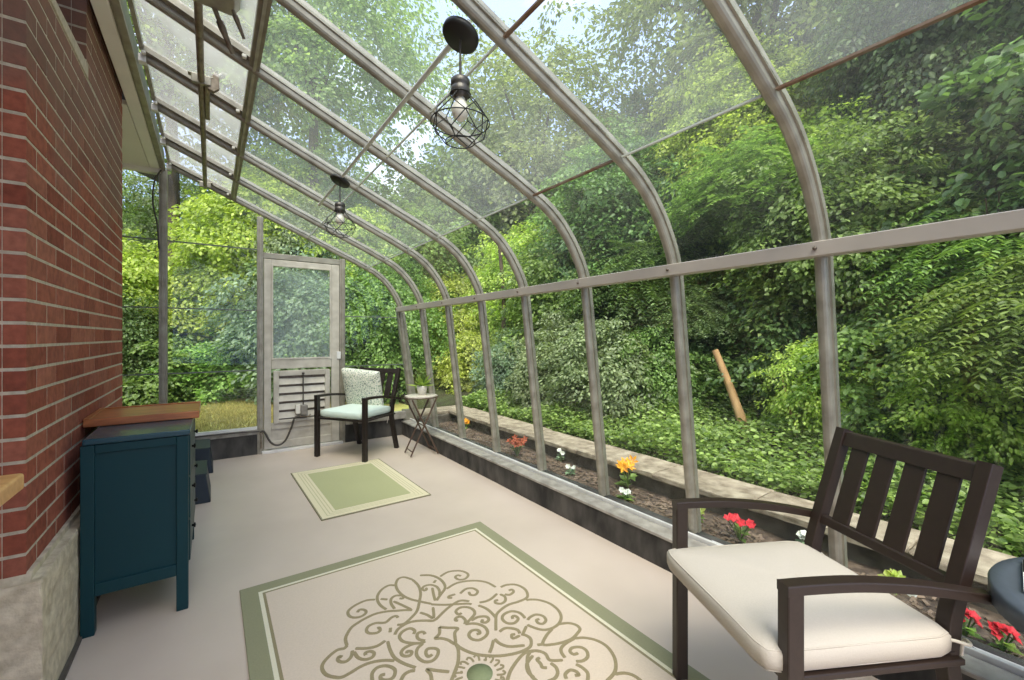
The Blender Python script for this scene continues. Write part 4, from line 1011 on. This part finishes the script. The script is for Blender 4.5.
def crown(name, seed, radius, ncl, per, L, W_, spread, flat=.45, shell=.55, zs=1.0, lumps=5):
    r = np.random.default_rng(seed)
    d = unit(r.normal(size=(ncl, 3)))
    lump = unit(r.normal(size=(lumps, 3)))
    bulge = 1 + .28*np.max(d@lump.T, axis=1)**3 - .12
    rad = radius*bulge*(shell+(1-shell)*r.random(ncl)**.6)*np.exp(r.normal(size=ncl)*.13)
    c = d*rad[:, None]*np.array([1, 1, zs])
    nor = unit(d*.45+np.array([0, 0, .9])+r.normal(size=(ncl, 3))*.28)
    t1 = unit(d*np.array([1, 1, .25])+r.normal(size=(ncl, 3))*.45); t1 = unit(t1-nor*np.sum(t1*nor, axis=1, keepdims=True)); t2 = np.cross(nor, t1)
    k = ncl*per; ci = np.repeat(np.arange(ncl), per); sz = np.repeat(.55+.9*r.random(ncl), per)
    rr = np.sqrt(r.random(k)); ang = r.random(k)*2*np.pi
    ca = rr*np.cos(ang); a = ca*spread*sz*1.5; b2 = rr*np.sin(ang)*spread*sz*.72; h = r.normal(size=k)*spread*flat*.3 - np.maximum(0, ca+.3)**2*spread*.32 - (rr*np.sin(ang))**2*spread*.25
    pos = c[ci]+t1[ci]*a[:, None]+t2[ci]*b2[:, None]+nor[ci]*h[:, None]
    dirs = unit(t1[ci]*(np.cos(ang)+.55)[:, None]+t2[ci]*np.sin(ang)[:, None]*1.1-np.array([0, 0, .45])+r.normal(size=(k, 3))*.45)
    nn = unit(nor[ci]+r.normal(size=(k, 3))*.42); nn = unit(nn-dirs*np.sum(nn*dirs, axis=1, keepdims=True))
    s = .7+.6*r.random(k)
    return leaf_mesh(name, pos, dirs, nn, L*s, W_*s)
def fronds(name, seed, radius, nf, pairs, flen, L, W_, shell=.5, zs=.9):
    r = np.random.default_rng(seed); d = unit(r.normal(size=(nf, 3))); d[:, 2] = np.abs(d[:, 2])*.9-.25; d = unit(d)
    c = d*(radius*(shell+(1-shell)*r.random(nf)))[:, None]*np.array([1, 1, zs])
    az = unit(d*np.array([1, 1, 0])+r.normal(size=(nf, 3))*np.array([.7, .7, .15]))
    up = np.array([0, 0, 1.0]); sd = unit(np.cross(az, up)); nr = np.cross(sd, az)
    P = []; D = []; Nn = []; s = []
    fl = flen*(.7+.6*r.random(nf))
    for i in range(pairs):
        t = (i+1)/pairs
        p = c+az*(fl*t)[:, None]-up*(fl*.45*t*t)[:, None]
        tn = unit(az-up*.9*t)
        for sg in (1, -1):
            dd = unit(sd*sg+tn*.45-up*.2+r.normal(size=(nf, 3))*.12); n2 = unit(nr+r.normal(size=(nf, 3))*.2); n2 = unit(n2-dd*np.sum(n2*dd, axis=1, keepdims=True))
            P.append(p); D.append(dd); Nn.append(n2); s.append((1-.45*abs(t-.4))*(.85+.3*r.random(nf)))
    P, D, Nn, s = map(np.concatenate, (P, D, Nn, s))
    return leaf_mesh(name, P, D, Nn, L*s, W_*s)

CR = {
 'S':  crown('crown_small', 1, .75, 260, 90, .062, .020, .20),
 'S2': crown('crown_small', 2, .75, 300, 90, .046, .013, .17),
 'M':  crown('crown_medium', 3, 1.5, 640, 105, .080, .026, .34),
 'M2': crown('crown_medium', 4, 1.5, 700, 105, .066, .021, .31),
 'L':  crown('crown_large', 5, 2.9, 800, 120, .115, .038, .58, shell=.45),
 'L2': crown('crown_large', 6, 2.9, 330, 105, .105, .034, .56, shell=.35, lumps=7),
 'FS': fronds('frond_small', 7, .6, 420, 10, .42, .075, .016),
 'FM': fronds('frond_medium', 8, 1.1, 1300, 10, .55, .085, .019),
}
RADS = {'S': .75, 'S2': .75, 'M': 1.5, 'M2': 1.5, 'L': 2.9, 'L2': 2.9, 'FS': .8, 'FM': 1.4}
veg_n = 0
def plant(kind, mat, x, y, z, scale, label, name='shrub', cat='shrub', trunk=None, zs=1.0, group=None, base=None, bark='bark', lean=(0,0)):
    """a crown centred at (x, y, z) on its own trunk"""
    global veg_n; veg_n += 1; r = random.Random(veg_n)
    gz_ = base if base is not None else (min(1.6, .16+.15*(x-2.8)) if x > 2.8 else -.03)
    t = thing(name, (x, y, gz_), label, cat, group)
    o = bpy.data.objects.new('crown', CR[kind]); C.objects.link(o); o.parent = t
    if not CR[kind].materials: CR[kind].materials.append(None)
    o.material_slots[0].link = 'OBJECT'; o.material_slots[0].material = M[mat]
    o.location = (0, 0, z-gz_); o.rotation_euler = (r.uniform(-.15, .15), r.uniform(-.15, .15), r.uniform(0, 6.28)); o.scale = (scale, scale*r.uniform(.9, 1.1), scale*zs)
    R_ = RADS[kind]*scale; tr = trunk or max(.012, R_*.035)
    m = MB(); h = z-gz_
    m.tube(spline([(lean[0], lean[1], -.05), (lean[0]*.5+r.uniform(-.05, .05)*h*.3, lean[1]*.5, h*.5), (0, 0, h)]), [tr*(1-.5*i/16) for i in range(17)], 8)
    for q in range(5):
        a = r.uniform(0, 6.28); e = r.uniform(.3, 1.1); m.tube([(0, 0, h*.75 if h > 1 else h*.4), (math.cos(a)*R_*.35, math.sin(a)*R_*.35, h+R_*.1*e), (math.cos(a)*R_*.75, math.sin(a)*R_*.75, h+R_*.45*e*zs)], [tr*.5, tr*.3, tr*.1], 6)
    m.build('trunk', M[bark], t, local=True)
    return t

# beyond the end wall, left to right
plant('L2', 'leaf_tall', -3.2, 18.5, 4.0, .85, 'tall grey-green tree showing over the brick edge through the end glass', 'tree', 'tree')
plant('L2', 'leaf_grey', -.4, 18.0, 4.2, .85, 'tall pale tree directly behind the bright maple-like tree', 'tree', 'tree')
plant('M', 'leaf_bright', 1.0, 11.4, 3.3, 1.02, 'bright yellow-green tree glowing through the end glass left of the door', 'tree', 'tree', trunk=.07)
plant('M', 'leaf_bright', .35, 12.0, 1.9, 1.0, 'yellow-green spreading shrub below the bright tree', 'shrub', 'shrub')
plant('M', 'leaf_bright', -1.7, 12.0, 1.6, .95, 'mid green shrub close to the brick edge', 'shrub', 'shrub')
plant('M2', 'leaf_deep', -1.6, 11.0, .75, .8, 'dark shrub low behind the slim post', 'shrub', 'shrub')
plant('S', 'leaf_ivy', .25, 10.4, .45, 1.3, 'low light green bush at the back edge of the lawn', 'bush', 'bush', zs=.75)
plant('S', 'leaf_ivy', 1.15, 10.0, .5, 1.3, 'low light green bush at the lawn edge next to the door', 'bush', 'bush', zs=.85)
plant('S', 'leaf_mid', -.75, 10.6, .5, 1.3, 'low dull green bush at the lawn edge behind the slim post', 'bush', 'bush', zs=.8)
plant('M', 'leaf_blue', 1.9, 9.4, 1.3, 1.0, 'blue-green vine mound seen through the door glass', 'shrub', 'shrub')
plant('M2', 'leaf_grey', 1.75, 10.4, 2.7, .85, 'pale vine covered shrub in the upper door glass', 'shrub', 'shrub')
plant('M', 'leaf_bright', 2.9, 9.8, 2.6, .8, 'bright leafy shrub above the far armchair', 'shrub', 'shrub')
plant('M2', 'leaf_mid', 3.0, 8.4, 1.2, .85, 'green vine thicket behind the far armchair', 'shrub', 'shrub')
plant('L', 'leaf_tall', 2.6, 15.5, 4.2, .95, 'large hazy tree above the door', 'tree', 'tree')
plant('L2', 'leaf_tall', -.8, 12.0, 8.4, 1.0, 'very tall tree showing through the upper roof left', 'tree', 'tree', trunk=.16)
plant('L2', 'leaf_tall', 2.0, 11.0, 8.4, .95, 'very tall tree showing through the middle of the roof', 'tree', 'tree', trunk=.16)
# corner
plant('M2', 'leaf_yellow', 4.2, 7.9, 1.25, .72, 'yellow-green bush in the far corner behind the folding table', 'bush', 'bush')
plant('S', 'leaf_yellow', 3.9, 6.7, .75, .8, 'small yellowish bush above the far capstones', 'bush', 'bush')
plant('S', 'leaf_blue', 3.75, 5.35, .72, .62, 'blue-green bush right of the slender corner trunk', 'bush', 'bush')
plant('M', 'leaf_mid', 4.6, 9.2, 2.9, .9, 'mid green tree beyond the far corner', 'tree', 'tree')
plant('L', 'leaf_mid', 6.0, 11.5, 3.4, .95, 'broad tree behind the corner bushes', 'tree', 'tree')
# garden side
plant('M2', 'leaf_bright', 5.1, 6.4, 1.9, .8, 'light green shrub behind the middle glass bays', 'shrub', 'shrub')
plant('M', 'leaf_mid', 5.0, 5.0, 1.6, .75, 'rounded mid green shrub in the middle glass bays', 'shrub', 'shrub')
plant('S2', 'leaf_grey', 3.8, 3.45, .72, .85, 'pale feathery shrub leaning over the stone edging', 'shrub', 'shrub')
plant('S2', 'leaf_grey', 3.9, 4.45, .75, .85, 'second pale feathery shrub farther along the stone edging', 'shrub', 'shrub')
plant('FM', 'leaf_deep', 4.9, 3.6, 1.75, .8, 'dark feathery thicket behind the fourth glass bay', 'shrub', 'shrub')
plant('M', 'leaf_deep', 5.6, 4.4, 2.6, .85, 'deep green tree behind the feathery thicket', 'tree', 'tree')
plant('FM', 'leaf_mid', 5.2, 2.3, 2.6, .85, 'feathery tree overhanging the third glass bay', 'tree', 'tree')
plant('M', 'leaf_deep', 5.7, 2.6, 1.2, .85, 'dark vine mound behind the broken trunk', 'shrub', 'shrub')
plant('M2', 'leaf_mid', 5.0, 1.45, 2.0, .66, 'leafy vine mass beside the nearest glazing bar', 'shrub', 'shrub')
plant('M2', 'leaf_bright', 6.2, 1.6, 2.9, .7, 'lighter vine mass above the broken trunk', 'shrub', 'shrub')
plant('FM', 'leaf_mid', 4.7, .55, 1.70, .62, 'feathery branches right of the nearest glazing bar', 'shrub', 'shrub')
plant('FM', 'leaf_mid', 3.95, .05, 1.18, .62, 'arching fronds above the slate table', 'shrub', 'shrub')
plant('M', 'leaf_deep', 5.4, -.35, 2.2, .9, 'dark ivy clad tree at the right edge', 'tree', 'tree', trunk=.18)
plant('S', 'leaf_deep', 4.15, -.12, .95, .8, 'dark ivy heap at the foot of the right edge tree', 'bush', 'bush')
plant('L', 'leaf_mid', 8.8, 2.4, 3.6, .85, 'big backing tree behind the nearest bays', 'tree', 'tree')
plant('L', 'leaf_deep', 9.0, 6.5, 3.8, .95, 'big backing tree behind the middle bays', 'tree', 'tree')
plant('L2', 'leaf_mid', 8.0, -1.6, 3.8, .9, 'big backing tree at the far right', 'tree', 'tree')
plant('L2', 'leaf_tall', 7.6, 3.6, 6.8, .85, 'tall tree rising over the right half of the glass roof', 'tree', 'tree', trunk=.15)
plant('L2', 'leaf_tall', 7.4, .2, 6.0, .8, 'tall tree rising over the upper right corner', 'tree', 'tree', trunk=.15)
plant('L2', 'leaf_tall', 6.4, 8.2, 5.6, .8, 'tall tree rising over the curved eave at the far end', 'tree', 'tree', trunk=.14)
plant('L2', 'leaf_tall', 7.0, 2.3, 9.6, .75, 'overhanging treetop at the top edge of the picture', 'tree', 'tree', trunk=.15)
plant('S2', 'leaf_mid', 4.25, 3.05, .75, .75, 'tangled low shrub left of the broken trunk', 'shrub', 'shrub')
plant('S', 'leaf_deep', 4.7, 1.85, .95, .8, 'dark tangled shrub right behind the broken trunk', 'shrub', 'shrub')
plant('S2', 'leaf_bright', 4.15, 1.35, .70, .62, 'light tangled shrub seen left of the near chair back', 'shrub', 'shrub')
plant('S', 'leaf_mid', 4.3, .95, .95, .7, 'mid green shrub seen over the near chair back', 'shrub', 'shrub')
plant('S2', 'leaf_bright', 4.0, .55, .80, .6, 'light leafy shrub seen through the near chair back', 'shrub', 'shrub')
plant('S', 'leaf_mid', 4.5, .30, .75, .7, 'mid green shrub above the slate table', 'shrub', 'shrub')
plant('S2', 'leaf_mid', 4.3, 5.6, .8, .8, 'mid green shrub behind the blue-green bush', 'shrub', 'shrub')
plant('FM', 'leaf_grey', 4.7, 2.9, 1.35, .5, 'pale fronds high above the feathery shrub', 'shrub', 'shrub')
plant('M', 'leaf_mid', 6.3, 5.6, 3.6, .8, 'mid green tree over the middle of the eave plate', 'tree', 'tree')
plant('M2', 'leaf_bright', 6.6, 3.3, 4.1, .8, 'light green tree seen through the curved glass', 'tree', 'tree')
plant('M2', 'leaf_deep', 6.0, .8, 4.0, .75, 'dark drooping tree in the upper right', 'tree', 'tree', zs=1.3)
# far screen
far = [(-7, 17), (-4.5, 22), (-.5, 23), (4, 20), (8, 18), (12, 14), (14, 9), (14, 3.5), (13.5, -2)]
for i, (x, y) in enumerate(far):
    plant('L', ('leaf_deep', 'leaf_mid', 'leaf_grey')[i % 3], x, y, 1.9 if i < 3 else 3.2, 1.15, 'distant tree closing the background of the garden', 'background_tree', 'tree', group='distant trees closing the garden background')

# ground cover and understory
def carpet(name, x0, x1, y0, y1, n, L, W_, zf, seed, hmax):
    r = np.random.default_rng(seed); x = x0+(x1-x0)*r.random(n)**1.3; y = y0+(y1-y0)*r.random(n)
    bump = .5+.5*np.sin(x*5.1+1)*np.cos(y*4.3)
    z = zf(x)+hmax*(.25+.75*bump)*r.random(n)
    a = r.random(n)*2*np.pi; dirs = unit(np.stack([np.cos(a), np.sin(a), r.uniform(-.3, .35, n)], 1)); nn = unit(np.stack([r.normal(size=n)*.7-.15, r.normal(size=n)*.7, np.ones(n)], 1)); nn = unit(nn-dirs*np.sum(nn*dirs, axis=1, keepdims=True))
    s = .7+.6*r.random(n); return leaf_mesh(name, np.stack([x, y, z], 1), dirs, nn, L*s, W_*s)
def stuff(name, me, mat, label, cat):
    me.materials.append(M[mat]); o = bpy.data.objects.new(name, me); C.objects.link(o); return tag(o, label, cat, kind='stuff')
stuff('ground_ivy', carpet('ground_ivy', 2.93, 5.2, -1.0, 5.6, 52000, .040, .014, lambda x: .17+.15*(x-2.8), 31, .24), 'leaf_ivy', 'low bright green ground cover along the stone edging', 'ground cover')
stuff('woodland_undergrowth', carpet('woodland_undergrowth', 4.15, 8.0, -2, 9, 80000, .054, .017, lambda x: .17+.15*(x-2.8), 33, .75), 'leaf_mid', 'loose green undergrowth beneath the garden trees', 'undergrowth')
stuff('lawn_weeds', carpet('lawn_weeds', -4, 2.6, 9.7, 13.5, 30000, .065, .022, lambda x: 0*x-.02, 35, .45), 'leaf_ivy', 'leafy weeds at the back edge of the lawn', 'weeds')
r = np.random.default_rng(41); n = 26000
gx = -.9+2.9*r.random(n); gy = YE+.25+4.9*r.random(n); aa = r.random(n)*6.28
gd = unit(np.stack([.5*np.cos(aa), .5*np.sin(aa), np.ones(n)], 1)); gn = unit(np.stack([-np.sin(aa), np.cos(aa), 0*aa], 1)); gn = unit(gn-gd*np.sum(gn*gd, axis=1, keepdims=True))
stuff('lawn_grass', leaf_mesh('lawn_grass', np.stack([gx, gy, 0*gx-.02], 1), gd, gn, .05*(.6+.8*r.random(n)), np.full(n, .004)), 'grass', 'short dry grass blades of the lawn strip', 'grass')

# trunks and saplings
def stick(name, pts, r0, r1, mat, label, cat):
    P = spline(pts, 6); m = MB(); n = len(P); m.tube(P, [r0+(r1-r0)*i/(n-1) for i in range(n)], 10); return tag(m.build(name, M[mat], origin=pts[0]), label, cat)
stick('broken_trunk', [(4.0, 1.90, .12), (4.0, 2.026, .43), (4.02, 2.157, .742), (4.0, 2.285, 1.069)], .048, .030, 'palebark', 'pale broken trunk leaning left among the vines', 'trunk')
stick('slender_trunk', [(4.05, 6.05, .3), (4.02, 6.0, 1.0), (4.06, 6.05, 1.9), (4.0, 6.1, 2.8)], .045, .03, 'bark', 'slender dark trunk rising behind the far capstones', 'trunk')
stick('bare_sapling', [(3.9, 1.50, .2), (3.95, 1.56, .42), (3.85, 1.58, .66), (3.9, 1.66, .95)], .012, .006, 'palebark', 'thin bare sapling seen beyond the near chair', 'sapling')
stick('bare_branch', [(3.75, 2.45, .20), (3.9, 2.55, .28), (3.95, 2.75, .33), (4.0, 2.97, .34)], .010, .005, 'palebark', 'thin bare branch left of the broken trunk', 'branch')
stick('ivy_trunk', [(5.0, .02, .4), (4.98, -.02, 1.2), (5.05, .03, 2.2), (5.0, 0, 3.4)], .15, .11, 'bark', 'thick shaded trunk among the fronds at the right', 'trunk')

# ================================================================== LIGHT
w = bpy.data.worlds.new('sky'); SC.world = w; w.use_nodes = True; nt = w.node_tree; nt.nodes.clear()
tc = N(nt, 'ShaderNodeTexCoord'); nz = N(nt, 'ShaderNodeTexNoise', Scale=2.3, Detail=7); nt.links.new(tc.outputs['Generated'], nz.inputs['Vector'])
col = ramp(nt, nz.outputs['Fac'], [(.48, (.42, .53, .88, 1)), (.65, (1.02, 1.0, .97, 1))])
bg = N(nt, 'ShaderNodeBackground', Strength=1.25); nt.links.new(col, bg.inputs['Color'])
wo = nt.nodes.new('ShaderNodeOutputWorld'); nt.links.new(bg.outputs[0], wo.inputs['Surface'])
def sun(name, energy, ang, d, col):
    l = bpy.data.lights.new(name, 'SUN'); l.energy = energy; l.angle = math.radians(ang); l.color = col
    o = bpy.data.objects.new(name, l); C.objects.link(o); o.rotation_euler = Vector(d).to_track_quat('-Z', 'Y').to_euler(); o.location = (0, 0, 12)
sun('sun', 3.5, 42, (.27, .50, -.82), (1, .92, .80))
SC.view_settings.view_transform = 'Standard'; SC.view_settings.look = 'None'; SC.view_settings.gamma = 1; SC.view_settings.use_curve_mapping = False
SC.view_settings.exposure = .80
SC.cycles.max_bounces = 10; SC.cycles.transparent_max_bounces = 24; SC.cycles.diffuse_bounces = 4; SC.cycles.glossy_bounces = 3
SC.cycles.sample_clamp_indirect = 6; SC.cycles.use_denoising = True
